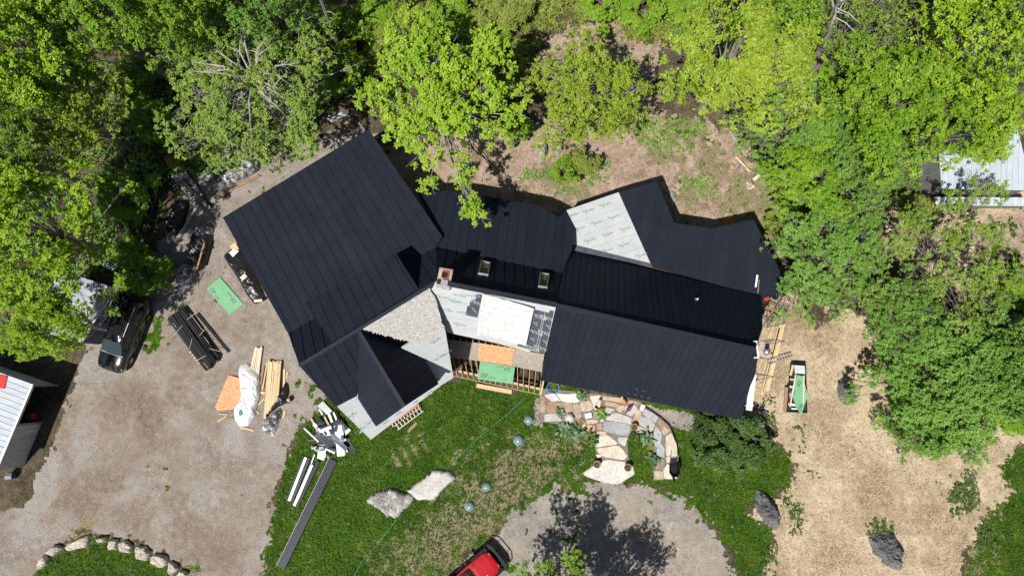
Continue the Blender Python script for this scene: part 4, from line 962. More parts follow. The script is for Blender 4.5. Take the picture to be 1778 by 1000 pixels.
# ---- patio of flagstones
def M_stone(name, a, b): return M_noise(name, a, b, 1.5, .85, bmp=.3, fine=(7, .15), objvar=.22)
ST = {'w': M_stone('white flagstone', (.48, .46, .44), (.68, .66, .635)), 'o': M_stone('orange flagstone', (.30, .19, .12), (.50, .36, .25)), 'r': M_stone('reddish flagstone', (.26, .165, .125), (.44, .31, .245)),
      'b': M_stone('brown flagstone', (.22, .18, .14), (.36, .31, .255)), 'g': M_stone('grey flagstone', (.34, .335, .325), (.50, .495, .48)), 't': M_stone('tan flagstone', (.34, .27, .20), (.54, .45, .36)),
      's': M_stone('slate flagstone', (.27, .28, .30), (.41, .42, .435)), 'c': M_stone('cream flagstone', (.50, .43, .345), (.68, .61, .52)), 'p': M_stone('pale slab', (.47, .455, .42), (.58, .565, .53))}
H = cropper(900, 640, 4.547)
patio_px = Z['patio']
pat = MB(); pat.prism([W(x, y, .045) for x, y in patio_px], (0, 0, -.2)); MT['joint'] = M_noise('stone joints', (.13, .11, .09), (.25, .22, .185), 6, .95)
patio = tag(pat.build('patio', MT['joint']), kind='structure')
stones = [('w', [(205, 205), (320, 190), (310, 255), (265, 260), (215, 222)]), ('w', [(303, 197), (470, 198), (483, 258), (430, 270), (313, 255)]), ('o', [(180, 207), (213, 222), (214, 350), (170, 340)]),
 ('r', [(222, 258), (420, 268), (425, 346), (222, 350)]), ('b', [(430, 276), (482, 274), (497, 395), (432, 398)]), ('g', [(205, 358), (330, 354), (345, 412), (208, 416)]), ('t', [(490, 262), (560, 248), (592, 300), (570, 335), (492, 336)]),
 ('c', [(562, 215), (653, 208), (640, 322), (598, 320)]), ('t', [(665, 212), (820, 232), (815, 270), (665, 245)]), ('o', [(685, 252), (797, 276), (790, 308), (685, 290)]), ('g', [(650, 292), (770, 321), (700, 368), (650, 345)]),
 ('t', [(782, 300), (832, 282), (842, 312), (810, 345), (773, 326)]), ('s', [(842, 292), (930, 287), (937, 330), (890, 378), (838, 342)]), ('o', [(940, 312), (982, 350), (930, 438), (897, 420)]), ('g', [(702, 370), (770, 342), (893, 388), (888, 440), (850, 430), (692, 404)]),
 ('s', [(680, 410), (862, 434), (885, 462), (860, 533), (667, 488)]), ('c', [(615, 545), (700, 518), (792, 592), (608, 620)]), ('c', [(614, 628), (790, 601), (862, 690), (830, 720), (660, 690)]), ('p', [(510, 822), (690, 714), (830, 733), (898, 762), (915, 830), (790, 908), (700, 900), (540, 850)]),
 ('g', [(782, 542), (862, 538), (842, 613), (790, 580)]), ('s', [(992, 312), (1108, 380), (1080, 428), (982, 360)]), ('g', [(960, 372), (1010, 382), (1080, 440), (1050, 500), (942, 430)]), ('r', [(1112, 388), (1185, 447), (1132, 488), (1097, 436)]),
 ('t', [(1142, 452), (1200, 482), (1152, 523), (1127, 500)]), ('s', [(1082, 450), (1130, 502), (1120, 598), (1080, 626), (1062, 540)]), ('c', [(1162, 530), (1207, 502), (1250, 600), (1254, 688), (1166, 688)]), ('s', [(1090, 632), (1130, 584), (1154, 622), (1150, 698), (1090, 680)]),
 ('c', [(1162, 694), (1252, 696), (1248, 740), (1170, 740)]), ('b', [(1090, 704), (1158, 712), (1130, 788), (1082, 790)]), ('t', [(1072, 802), (1138, 802), (1150, 868), (1075, 870)]), ('c', [(1142, 792), (1180, 744), (1252, 842), (1242, 866), (1152, 864)]),
 ('t', [(532, 402), (625, 402), (620, 428), (542, 436)]), ('o', [(542, 442), (608, 446), (608, 493), (542, 495)]), ('r', [(616, 428), (665, 428), (660, 475), (622, 475)]), ('r', [(850, 242), (955, 266), (930, 280), (862, 274)]), ('g', [(470, 400), (525, 410), (530, 470), (480, 440)]),
 ('t', [(640, 490), (700, 500), (690, 520), (625, 540), (615, 500)]), ('g', [(905, 440), (1000, 470), (1010, 505), (935, 510)]), ('t', [(340, 195), (560, 200), (470, 190)]), ('b', [(590, 330), (650, 350), (640, 395), (595, 395)]), ('c', [(655, 370), (690, 385), (670, 420), (630, 410)])]
for i, (k, pts) in enumerate(stones):
    P = [W(*H(*p), .0) for p in pts]; c = sum(P, Vector()) / len(P); zt = .075 + .03 * random.random()
    P = [c + (p - c) * 1.02 for p in P]; Q = []
    for a_, b_ in zip(P, P[1:] + P[:1]):
        Q.append(a_.lerp(b_, .12)); Q.append(a_.lerp(b_, .5) + (a_.lerp(b_, .5) - c).normalized() * random.uniform(-.03, .035)); Q.append(a_.lerp(b_, .88))
    mb = MB(); mb.prism([Vector((q.x, q.y, 0)) * 1 + Vector((0, 0, zt)) for q in [c + (p - c) * .97 for p in Q]], (0, 0, -.02)); mb.prism([Vector((q.x, q.y, zt - .02)) for q in Q], (0, 0, -.16))
    mb.build('flagstone', ST[k], patio)
MB().tube([W(*H(*p), .12) for p in [(1000, 300), (1060, 335), (1130, 385), (1190, 440), (1225, 510), (1252, 590), (1262, 680)]], .035, 5).build('edging', MT['black'], patio)
blob('boulder', [H(*p) for p in [(362, 370), (385, 340), (420, 342), (452, 390), (440, 425), (400, 432), (365, 405)]], .5, MT['rockpale'], 'rounded pale boulder at the patio edge between the leafy plants', 'boulder', p=3, seed=3)
blob('boulder', [H(*p) for p in [(305, 445), (350, 410), (380, 415), (375, 435), (320, 455)]], .22, MT['rock'], 'small grey rock leaning on the rounded patio boulder', 'boulder', p=2.5, seed=4)
blob('stepping_stone', [H(*p) for p in [(520, 352), (578, 336), (586, 384), (532, 396)]], .16, MT['white'], 'raised white square stone on the patio', 'stone', p=8, rough=.03, z0=.08)
blob('stepping_stone', [H(*p) for p in [(608, 672), (655, 668), (660, 690), (625, 708)]], .14, MT['offwhite'], 'small white stone beside the pale step slab', 'stone', p=5, rough=.05)
# pots
def pot(px, py, r, h, mat, label, z=.09):
    c = W(px, py, z + h); c.z = z; o = root('plant_pot', c, label, 'pot', 'pots on the patio')
    MB().lathe(c, [(r * .7, 0), (r * .98, h * .85), (r * 1.08, h * .85), (r * 1.08, h), (r * .92, h), (r * .9, h * .8), (.01, h * .8)], 16).build('pot_body', mat, o, smooth=False)
    MB().lathe(c + Vector((0, 0, h * .78)), [(r * .89, 0), (r * .5, .03), (.02, .04)], 12).build('soil', MT['g_forest'], o)
    return o
pot(*H(918, 460), .22, .4, MT['terracotta'], 'terracotta pot at the patio corner by the orange stone'); pot(*H(622, 755), .24, .38, MT['brownwood'], 'dark wooden tub on the west end of the pale step slab'); pot(*H(866, 780), .24, .38, MT['brownwood'], 'dark wooden tub on the east end of the pale step slab')
# hostas and flowers
def plant(px, py, r, mat, label, n=14, z=.08, name='leafy_plant', size=None):
    c = W(px, py, z); rr = np.random.default_rng(int(px * 7 + py)); P = np.tile(np.array([[0, 0, .12]]), (n, 1)) + rr.normal(size=(n, 3)) * np.array([r * .32, r * .32, .05])
    me = leaf_mesh('leaves', P, unit(P * np.array([.8, .8, 0]) + np.array([0, 0, .55])), size or r * .75, 4, mat, rr.random(n), .1, .5, int(px))
    o = root(name, c, label, 'plant', 'plants round the patio'); ch = bpy.data.objects.new('leaves', me); COL.objects.link(ch); ch.parent = o
    MB().lathe(c + Vector((0, 0, -.05)), [(.05, 0), (.04, .12), (.02, .18)], 6).build('stem', MT['barkgrey'], o)
for x, y, r, m, lb in ((335, 340, .34, 'lf_hosta', 'spiky green plant on the patio near the reddish stone'), (497, 220, .36, 'lf_hosta', 'star-shaped green plant under the roof edge'), (645, 350, .36, 'lf_mid', 'upright green plant in the middle of the patio'), (365, 478, .5, 'lf_hosta', 'large pale hosta below the rounded boulder'),
                       (455, 500, .5, 'lf_hosta', 'large pale hosta beside the flowers'), (580, 550, .42, 'lf_dark', 'dark leafy plant beside the cream stone'), (1020, 545, .5, 'lf_hosta', 'broad blue-green hosta by the curved path'), (1070, 725, .46, 'lf_hosta', 'light hosta halfway down the curved path'), (925, 530, .3, 'lf_dark', 'dark clump below the terracotta pot'), (1045, 610, .25, 'lf_fern', 'pale small plant on the inside of the curved path')):
    plant(*H(x, y), r, MT[m], lb)
plant(*H(490, 425), .26, MT['lf_flower'], 'red and yellow flowers beside the rounded boulder', 26, .1, 'flowers', .1)
plant(*H(648, 325), .16, MT['lf_flower'], 'small dark red flowers on the upright green plant', 10, .3, 'flowers', .08)
# hose, lamp, grate, barrow, hens
hc_ = W(*H(275, 148), .1)
MB().tube([hc_ + Vector((math.cos(t) * (.42 + .03 * math.sin(t * 2.3)), math.sin(t) * (.38 + .03 * math.cos(t * 1.7)), .02 + t * .004)) for t in [k * .35 for k in range(64)]] + [hc_ + Vector((.2, -.5, .02)), hc_ + Vector((.55, -1.0, .02))], .022, 5).build('garden_hose', MT['bluehose'])
tag(bpy.data.objects['garden_hose'], 'coiled blue hose on the stones at the deck corner', 'hose')
lp = W(*H(602, 300), .1); lo_ = root('garden_torch', lp, 'black garden torch on a thin pole on the patio', 'torch')
MB().tube([lp, lp + Vector((.0, .02, .95))], .015, 5).build('pole', MT['black'], lo_); MB().lathe(lp + Vector((0, .02, .95)), [(.05, 0), (.11, .08), (.11, .18), (.04, .26), (.02, .3)], 10).build('lamp_head', MT['black'], lo_)
gt = [W(*H(*p), .16) for p in [(975, 283), (999, 292), (978, 335), (960, 326)]]; go = root('boot_grate', gt[0] * 1, 'white slotted grate standing at the end of the dark roof edge', 'grate')
mb = MB()
for i in range(4): mb.bar(gt[i], gt[(i + 1) % 4], .05, .05)
mb.build('frame', MT['white'], go)
for t in (.2, .4, .6, .8): MB().bar(gt[0].lerp(gt[3], t), gt[1].lerp(gt[2], t), .05, .03).build('slat', MT['white'], go)
wb = W(*H(1218, 785), .1); wo = root('wheelbarrow', wb, 'black wheelbarrow parked on the end of the curved path', 'wheelbarrow')
mb = MB(); ou = [(-.36, .42), (.36, .42), (.38, -.2), (.2, -.5), (-.2, -.5), (-.38, -.2)]
top = [wb + Vector((x, y, .62)) for x, y in ou]; bot = [wb + Vector((x * .62, y * .62, .3)) for x, y in ou]; inn2 = [wb + Vector((x * .93, y * .93, .62)) for x, y in ou]; ib = [wb + Vector((x * .58, y * .58, .33)) for x, y in ou]
for i in range(6):
    j = (i + 1) % 6; mb.quad(top[i], top[j], bot[j], bot[i]); mb.quad(inn2[i], inn2[j], top[j], top[i]); mb.quad(ib[i], ib[j], inn2[j], inn2[i])
mb.quad(*ib); mb.quad(*reversed(bot)); mb.build('tray', MT['black'], wo)
for s in (-1, 1):
    MB().tube([wb + Vector((s * .28, .95, .6)), wb + Vector((s * .25, .3, .3)), wb + Vector((s * .06, -.75, .18))], .02, 5).build('handle', MT['brownwood'], wo); MB().tube([wb + Vector((s * .25, .3, .3)), wb + Vector((s * .25, .35, 0))], .02, 5).build('leg', MT['steel'], wo)
MB().lathe(wb + Vector((-.05, -.72, .18)), [(.1, 0), (.18, .02), (.18, .08), (.1, .1)], 14, Matrix.Rotation(math.pi / 2, 3, 'Y')).build('wheel', MT['black'], wo)
def hen(px, py, ang, mat, tailm, label):
    c = W(px, py, .1); o = root('hen', c, label, 'hen', None, ang)
    L = lambda *p: [Vector(q) for q in p]
    b = MB(); b.tube(L((-.26, 0, .38), (-.2, 0, .33), (-.08, 0, .26), (.06, 0, .25), (.16, 0, .3), (.2, 0, .38), (.22, 0, .45), (.25, 0, .47), (.28, 0, .46)), [.03, .07, .125, .13, .09, .055, .042, .045, .02], 9)
    b.build('body', mat, o, smooth=True, world=False)
    t = MB()
    for a in (-.35, 0, .35): t.quad((-.2, .03 * a, .33), (-.3, .12 * a - .03, .42), (-.38, .15 * a, .5), (-.3, .12 * a + .03, .42))
    t.build('tail', tailm, o, world=False)
    MB().quad((.24, 0, .5), (.27, .012, .54), (.22, 0, .55), (.2, -.01, .51)).build('comb', MT['redpaint'], o, world=False)
    MB().tube(L((.28, 0, .46), (.33, 0, .45)), [.014, .003], 5).build('beak', MT['lumber'], o, world=False)
    for s in (-.06, .06): MB().tube(L((.0, s, .2), (.02, s, .06), (.07, s, .0)), .012, 4).build('leg', MT['lumber'], o, world=False)
hen(*H(868, 318), .7, M_plain('rust brown feathers', (.20, .055, .025), .8), MT['black'], 'rust brown hen walking over the grey patio stone')
hen(*H(830, 258), -1.0, M_plain('orange feathers', (.52, .22, .06), .8), MT['lumberpale'], 'orange hen under the dark roof edge')
for x, y, lb in ((400, 128, 'blue folding sawhorse leg under the roof edge near the hose'), (590, 175, 'blue folding sawhorse leg under the roof edge by the spiky plant')):
    p = W(*H(x, y), .75); o = root('sawhorse', (p.x, p.y, .1), lb, 'sawhorse')
    MB().bar(p - Vector((.05, 0, 0)), p + Vector((.05, .5, 0)), .06, .06).build('top_bar', MT['bluehose'], o)
    for s in (-.2, .2):
        for t in (0, .45): MB().bar(p + Vector((0, t, 0)), Vector((p.x + s, p.y + t, .08)), .04, .04).build('leg', MT['bluehose'], o)
# drainage domes, string line
for x, y, r, lb in ((900.5, 764, .35, 'largest blue-green glass dome on the green part of the lawn'), (918.3, 729, .31, 'blue-green glass dome between the deck corner and the largest dome'), (845, 845, .3, 'blue-green glass dome on the dry grass beside the pale slab rock'), (816, 878.5, .3, 'blue-green glass dome on the dry grass nearest the red car')):
    c = W(x, y, .05); MT.setdefault('dome', M_plain('green glass dome', (.16, .26, .26), .2, 0, .6))
    o = root('garden_dome', (c.x, c.y, 0), lb, 'garden dome', 'glass domes on the lawn')
    MB().lathe((c.x, c.y, 0), [(r, -.05), (r, .02)] + [(r * math.cos(a), .02 + r * .8 * math.sin(a)) for a in [k * .19 for k in range(1, 8)]] + [(.01, .02 + r * .8)], 22).build('dome', MT['dome'], o, smooth=True)
    MB().lathe((c.x, c.y, 0), [(r * 1.08, -.04), (r * 1.08, .035), (r * 1.0, .04)], 22).build('rim', MT['steel'], o)
MT['string'] = M_plain('green cord', (.10, .42, .24), .6)
tag(MB().tube([W(x, y, .08 + .03 * (i % 2)) for i, (x, y) in enumerate([(912, 690), (885, 715), (855, 740), (828, 762), (800, 790), (777, 812)])], .013, 4).build('cord', MT['string']), 'thin green cord stretched over the lawn from the deck to the pale slab rock', 'cord')
tag(MB().tube([W(x, y, .08) for x, y in [(688, 902), (668, 928), (648, 952), (628, 975), (612, 1004)]], .013, 4).build('cord', MT['string']), 'thin green cord running from the grey slab rock to the gravel', 'cord')
# ---- boulders and the stone arc
R_ = cropper(600, 680, 4.168)
blob('slab_rock', [R_(*p) for p in [(150, 770), (190, 740), (330, 690), (400, 720), (470, 730), (500, 780), (490, 812), (365, 917), (300, 905), (230, 850), (160, 800)]], .42, MT['rock'], 'flat grey slab rock on the lawn, darker on one side', 'boulder', p=9, rough=.13, seed=5, n=90, rings=20, fq=1.6, smooth=False, jag=.2)
blob('slab_rock', [R_(*p) for p in [(440, 715), (640, 560), (770, 575), (800, 622), (640, 780), (510, 787), (482, 742)]], .4, MT['rockpale'], 'pale flat slab rock on the lawn beside the grey one', 'boulder', p=12, rough=.07, seed=6, n=90, rings=20, fq=1.8, smooth=False, jag=.16)
blob('boulder', [(1456, 660), (1468, 650), (1480, 662), (1484, 690), (1472, 706), (1458, 695), (1452, 676)], .7, MT['rockdark'], 'grey boulder in the straw beside the huge bush', 'boulder', p=2.4, rough=.28, seed=7, n=60, rings=14, smooth=False)
N3 = cropper(1180, 680, 3.125)
blob('boulder', [N3(*p) for p in [(402, 600), (418, 540), (462, 535), (505, 600), (545, 665), (547, 730), (512, 752), (440, 680)]], .75, MT['rockdark'], 'long dark grey boulder at the edge of grass and straw', 'boulder', p=2.4, rough=.3, seed=8, n=80, rings=18, fq=2.0, smooth=False, jag=.2)
N8 = cropper(1440, 780, 4.544)
blob('boulder', [N8(*p) for p in [(303, 705), (365, 642), (460, 628), (502, 690), (592, 785), (572, 832), (566, 948), (480, 945), (340, 812)]], .85, MT['rockdark'], 'big dark cracked boulder with grass at its head', 'boulder', p=2.6, rough=.32, seed=9, n=84, rings=18, fq=1.8, smooth=False, jag=.22)
Ar = cropper(0, 880, 4.445)
MT['rocktan'] = M_noise('tan fieldstone', (.34, .30, .25), (.58, .52, .45), 1.6, .85, bmp=.4, fine=(7, .18), objvar=.25)
for i, pts in enumerate([[(298, 430), (345, 362), (388, 395), (372, 440), (318, 488)], [(358, 345), (400, 300), (470, 285), (498, 305), (440, 380), (375, 365)], [(500, 310), (560, 260), (690, 208), (708, 225), (682, 308), (530, 338)], [(748, 232), (850, 225), (835, 262), (765, 268)],
        [(842, 300), (862, 242), (925, 245), (912, 325), (850, 325)], [(922, 270), (935, 250), (985, 252), (1035, 290), (1030, 350), (930, 340)], [(1045, 320), (1070, 290), (1130, 300), (1178, 350), (1150, 408), (1060, 400)], [(1165, 385), (1195, 350), (1290, 375), (1310, 410), (1290, 450), (1250, 465), (1170, 430)],
        [(1308, 430), (1322, 412), (1360, 425), (1388, 465), (1335, 530), (1305, 500)], [(1370, 520), (1395, 480), (1450, 485), (1460, 520), (1430, 550), (1390, 545)]]):
    o = blob('edging_stone', [Ar(*p) for p in pts], .42, MT['rocktan'], ['small tan stone at the west end of the curved row', 'tan stone second from the west end of the curved row', 'largest long pale stone in the curved row', 'thin low stone half sunk in grass in the curved row', 'squarish white stone in the curved row', 'tan square stone beside the white one in the curved row', 'rounded tan stone in the middle of the curved row', 'rust streaked stone in the curved row', 'narrow tan stone near the east end of the curved row', 'grey stone at the east end of the curved row'][i], 'stone', 'stones edging the round lawn', p=7, rough=.16, seed=20 + i, n=44, rings=10, fq=2.2, smooth=False, jag=.1)
# ---- lumber, tarps and offcuts west of the house
ORD = ['lowest', 'second', 'third', 'fourth', 'fifth']
Z4 = cropper(360, 580, 5.556); Z3 = cropper(280, 520, 7.692); Z5 = cropper(240, 380, 3.846); Z8 = cropper(160, 250, 4.0); S1 = cropper(520, 690, 9.09); S2 = cropper(480, 780, 4.545)
for k in range(4): slab('plywood_sheet', [(x + k * .8 * (1 if k % 2 else -.6), y - k * .5) for x, y in [Z4(*p) for p in [(205, 408), (332, 440), (325, 655), (265, 722), (95, 738), (80, 708)]]], .1 + k * .022, .018, MT['ply'], 'orange plywood sheet, %s in the stack beside the white tarp' % ORD[k], 'plywood', 'stacked plywood sheets')
for i, (a, b) in enumerate((((150, 690), (260, 700)), ((200, 440), (320, 470)))): board('bearer', Z4(*a), Z4(*b), .09, .09, 0, MT['lumber'], 'timber bearer under the stack of orange plywood', 'timber', 'bearers under stacks')
for lay in range(2):
    for i in range(5): board('lumber_board', Z4(468 + i * 14 - lay * 4 + random.uniform(-3, 3), 122 + random.uniform(-12, 14) + i * 3), Z4(425 + i * 17 - lay * 3, 330 + i * 14), .10, .04, .1 + lay * .045, MT['lumberpale'], 'pale stud in the %s layer of the short stack above the white tarp' % ORD[lay], 'lumber', 'short stack of pale studs')
for lay in range(4):
    for i in range(6):
        ty = 262 + random.uniform(-10, 28) + (90 if i == 2 and lay == 3 else 0)
        board('lumber_board', Z4(596 + i * 21 + random.uniform(-2, 2), ty), Z4(553 + i * 24, 800 - i * 30 + random.uniform(-12, 12)), .162, .05, .1 + lay * .054, MT['lumber'], 'yellow board in the %s layer of the long stack between the two tarps' % ORD[lay], 'lumber', 'long stack of yellow boards')
for i, (a, b, w, lb) in enumerate((((545, 310), (515, 480), .12, 'brown offcut leaning between the stacks'), ((575, 280), (530, 540), .1, 'long split offcut between the stacks'), ((740, 335), (738, 510), .14, 'single stud lying right of the long stack'), ((770, 365), (765, 430), .1, 'short block right of the long stack'),
        ((95, 845), (185, 790), .1, 'short yellow block below the plywood'), ((175, 825), (245, 805), .12, 'grey offcut below the plywood'), ((320, 900), (450, 930), .12, 'timber lying at the foot of the white tarp'), ((495, 680), (550, 620), .1, 'offcut between the white tarp and the long stack'), ((515, 560), (555, 570), .16, 'short square block between the stacks'), ((730, 810), (750, 735), .16, 'yellow block beside the clear plastic'), ((115, 770), (200, 775), .08, 'thin stick at the corner of the plywood'), ((470, 740), (500, 760), .09, 'small stub beside the tarp'), ((615, 975), (640, 965), .14, 'block under the clear plastic'), ((240, 400), (325, 432), .14, 'timber across the head of the plywood stack'))):
    board('timber_offcut', Z4(*a), Z4(*b), w, .06, .0 if i > 1 else .05, MT['lumber'] if i not in (0, 5) else MT['brownwood'], lb, 'offcut', 'offcuts round the lumber stacks')
t1 = blob('white_tarp', [Z4(*p) for p in [(302, 335), (330, 285), (390, 273), (440, 320), (512, 390), (516, 600), (472, 740), (468, 790), (400, 888), (312, 898), (268, 830), (255, 742), (312, 700), (332, 600), (320, 440)]], .42, MT['offwhite'], 'crumpled white tarp over a pile, with a green oval mark', 'tarp', p=7, rough=.12, wr=.045, n=100, rings=24, seed=11, fq=1.1, smooth=False)
q = W(*Z4(325, 755), .44); MB().lathe(q, [(.14, .05), (.13, .075), (.01, .085)], 16, Matrix.Scale(1.7, 3, Vector((0.1, 1, 0)).normalized())).build('printed_mark', MT['printgreen'], t1)
blob('plastic_sheet', [Z4(*p) for p in [(512, 895), (540, 830), (620, 760), (700, 705), (726, 740), (715, 800), (660, 950), (600, 965), (530, 935)]], .4, MT['tarpgrey'], 'clear shiny plastic bundle at the foot of the long board stack', 'plastic sheet', p=3, rough=.2, wr=.05, n=80, rings=20, seed=12, fq=2.2, smooth=False)
blob('black_tarp', [Z4(*p) for p in [(735, 520), (760, 450), (788, 480), (795, 570), (760, 670), (690, 700), (600, 770), (570, 790), (590, 740), (680, 660), (690, 570)]], .36, MT['tarpblack'], 'black plastic draped along the long board stack', 'tarp', p=3, rough=.2, wr=.05, n=60, rings=12, seed=13, fq=2.6)
bk = W(*Z4(775, 640), .38); bo = root('bucket', (bk.x, bk.y, 0), 'open black bucket with scraps beside the long board stack', 'bucket')
MB().lathe((bk.x, bk.y, 0), [(.15, 0), (.19, .38), (.17, .38), (.14, .05), (.01, .05)], 16).build('pail', MT['black'], bo); MB().lathe((bk.x, bk.y, .05), [(.13, 0), (.15, .18), (.05, .24)], 9).build('scraps', MT['lumber'], bo); MB().tube([Vector((bk.x + .19 * math.cos(t), bk.y + .03, .36 + .16 * math.sin(t))) for t in [k * .39 for k in range(9)]], .008, 4).build('handle', MT['steel'], bo)
# black board stack with sticks
dv = Vector((560, 640)).normalized(); pv = Vector((.78, -.62))
for lay in range(5):
    for i in range(8 - (lay > 3)):
        x0 = 95 + i * 27 + random.uniform(-8, 8); y0 = 258 - i * 22 + random.uniform(-14, 14)
        x1 = 600 + i * 27 + random.uniform(-25, 25) - i * 4; y1 = 945 - i * 24 + random.uniform(-25, 25)
        board('black_board', Z3(x0, y0), Z3(x1, y1), .145, .05, .1 + lay * .075, MT['blackwood'], 'black board in the %s layer of the stickered stack beside the van' % ORD[lay], 'board', 'stickered stack of black boards')
for i, (a, b, zz) in enumerate((((165, 480), (280, 345), .48), ((375, 655), (412, 520), .48), ((380, 185), (560, 425), .48), ((505, 485), (580, 400), .48), ((640, 655), (785, 690), .48), ((470, 815), (590, 750), .48), ((560, 840), (630, 920), .48), ((345, 265), (460, 180), .48), ((575, 500), (635, 580), .48), ((160, 310), (200, 370), .48))):
    board('sticker', Z3(*a), Z3(*b), .03, .02, zz, MT['stakewood'], 'thin pale stick lying across the black board stack', 'stick', 'sticks on the black boards')
for i in range(5): board('pallet_slat', Z3(375 + i * 28, 715 + i * 34), Z3(400 + i * 28, 700 + i * 34), .1, .1, .0, MT['lumber'], 'yellow bearer end showing under the black board stack', 'timber', 'bearers under the black boards')
blob('tarp_fold', [Z3(*p) for p in [(160, 145), (260, 75), (395, 15), (400, 35), (370, 65), (260, 110)]], .25, M_plain('green canvas', (.2, .24, .12), .8), 'folded green canvas at the end of the black board stack', 'canvas', p=2, rough=.15, n=30)
board('black_board', Z3(480, 190), Z3(905, 700), .2, .05, .05, MT['blackwood'], 'wide dark plank lying alone beside the stickered stack', 'board')
# green sheet on the gravel
gz = slab('sheathing_sheet', [cropper(350, 470, 12.5)(*p) for p in [(112, 390), (400, 145), (908, 720), (610, 960)]], .03, .05, MT['zip'], 'green coated sheathing sheet lying on the gravel by the house wall', 'board sheet')
plG = (Vector((0, 0, .082)), Vector((0, 0, 1))); word(gz, 'ZIP', *cropper(350, 470, 12.5)(695, 640), 229, .34, pl=plG); word(gz, 'system', *cropper(350, 470, 12.5)(610, 520), 229, .17, pl=plG); word(gz, 'ZIP', *cropper(350, 470, 12.5)(245, 440), 49, .34, pl=plG); word(gz, 'system', *cropper(350, 470, 12.5)(345, 570), 49, .17, pl=plG)
# black tarp and scraps against the wall
blob('black_tarp', [Z5(*p) for p in [(565, 245), (620, 195), (715, 230), (760, 330), (815, 455), (865, 545), (780, 578), (725, 510), (690, 440), (640, 360)]], .55, MT['tarpblack'], 'black plastic tarp along the wall below the long low roof', 'tarp', p=3.5, rough=.16, wr=.05, n=70, rings=14, seed=14, fq=2.2)
slab('paper_bag', [Z5(*p) for p in [(605, 225), (640, 200), (672, 215), (632, 255)]], .55, .06, MT['white'], 'white bag with a green mark on the black tarp', 'bag')
mark(*Z5(638, 228), (Vector((0, 0, .615)), Vector((0, 0, 1))), -40, bpy.data.objects['paper_bag'], .5, .004)
slab('board_scrap', [Z5(*p) for p in [(612, 185), (645, 155), (672, 200), (640, 225)]], .5, .04, MT['lumber'], 'tan board scrap at the head of the black tarp', 'offcut'); slab('board_scrap', [Z5(*p) for p in [(678, 392), (710, 366), (728, 386), (696, 412)]], .62, .05, MT['lumberpale'], 'pale block weighing down the black tarp', 'block'); slab('board_scrap', [Z5(*p) for p in [(772, 540), (825, 535), (828, 552), (775, 558)]], .5, .04, MT['lumberpale'], 'pale strip at the foot of the black tarp', 'offcut')
# plastic wrapped piles in the half shade
blob('wrapped_pile', [Z5(*p) for p in [(372, 60), (440, 42), (505, 60), (500, 160), (460, 300), (430, 350), (330, 300), (340, 200)]], .7, MT['tarpblack'], 'dark plastic wrapped pile with a plank on top', 'wrapped pile', p=4, rough=.2, wr=.06, n=60, rings=14, seed=15, fq=2.2)
blob('plastic_sheet', [Z5(*p) for p in [(372, 55), (440, 40), (506, 58), (503, 110), (430, 140), (368, 120)]], .85, MT['tarpgrey'], 'clear shiny plastic over the head of the dark wrapped pile', 'plastic sheet', p=3, rough=.2, wr=.06, n=50, rings=12, seed=16, fq=3)
blob('plastic_sheet', [Z5(*p) for p in [(248, 335), (300, 280), (345, 300), (365, 370), (345, 440), (310, 492), (285, 440), (262, 400)]], .55, MT['tarpgrey'], 'clear crumpled plastic sheet spilling off the wrapped pile', 'plastic sheet', p=2.4, rough=.25, wr=.07, n=60, rings=14, seed=17, fq=3)
board('plank', Z5(440, 165), Z5(390, 335), .12, .04, .78, MT['brownwood'], 'brown plank lying on the dark wrapped pile', 'plank')
def pile_boards(zf, a0, a1, b0, b1, n, layers, mat, label, cat, group, w=.16, t=.04, z0=.08, jitr=6):
    for l in range(layers):
        for i in range(n):
            u = i / max(1, n - 1); f = lambda p, q: (p[0] + (q[0] - p[0]) * u + random.uniform(-jitr, jitr), p[1] + (q[1] - p[1]) * u + random.uniform(-jitr, jitr))
            board('stacked_board', zf(*f(a0, a1)), zf(*f(b0, b1)), w, t, z0 + l * (t + .008), mat, label + ', %s layer' % ORD[l], cat, group)
pile_boards(Z8, (425, 190), (492, 190), (335, 620), (385, 622), 5, 4, MT['blackwood'], 'dark board in the long narrow stack under the trees', 'board', 'long narrow stack under the trees', .15)
for a, b in (((440, 200), (345, 625)), ((490, 200), (365, 625)), ((380, 380), (335, 430)), ((405, 360), (460, 378)), ((350, 510), (410, 525))): board('sticker', Z8(*a), Z8(*b), .035, .03, .28, MT['brownwood'], 'thin brown stick on the long narrow stack', 'stick', 'sticks on the long narrow stack')
pile_boards(Z8, (560, 215), (640, 200), (705, 395), (770, 360), 5, 5, MT['tarpgrey'], 'grey weathered board in the short stack by the orange chips', 'board', 'short grey stack', .2)
board('beam', Z8(575, 200), Z8(800, 440), .14, .12, .34, MT['brownwood'], 'brown beam lying on the short grey stack', 'beam'); board('beam', Z8(655, 190), Z8(830, 440), .12, .1, .05, MT['blackwood'], 'black beam beside the short grey stack', 'beam'); board('plank', Z8(560, 295), Z8(610, 265), .12, .04, .2, MT['stakewood'], 'pale plank across the head of the short grey stack', 'plank')
blob('wrapped_pile', [Z8(*p) for p in [(590, 395), (650, 380), (685, 410), (640, 560), (600, 650), (520, 620), (495, 580), (550, 480)]], .6, MT['tarpblack'], 'dark plastic heap beside the pale log', 'wrapped pile', p=3, rough=.22, wr=.06, n=56, rings=12, seed=18, fq=2.4)
lg = [W(*Z8(x, y), .12) for x, y in ((742, 420), (690, 490), (640, 590), (572, 688))]; tag(MB().tube(lg, [.11, .13, .14, .15], 8).build('log', MT['barkpale']), 'pale peeled log lying by the dark plastic heap', 'log')
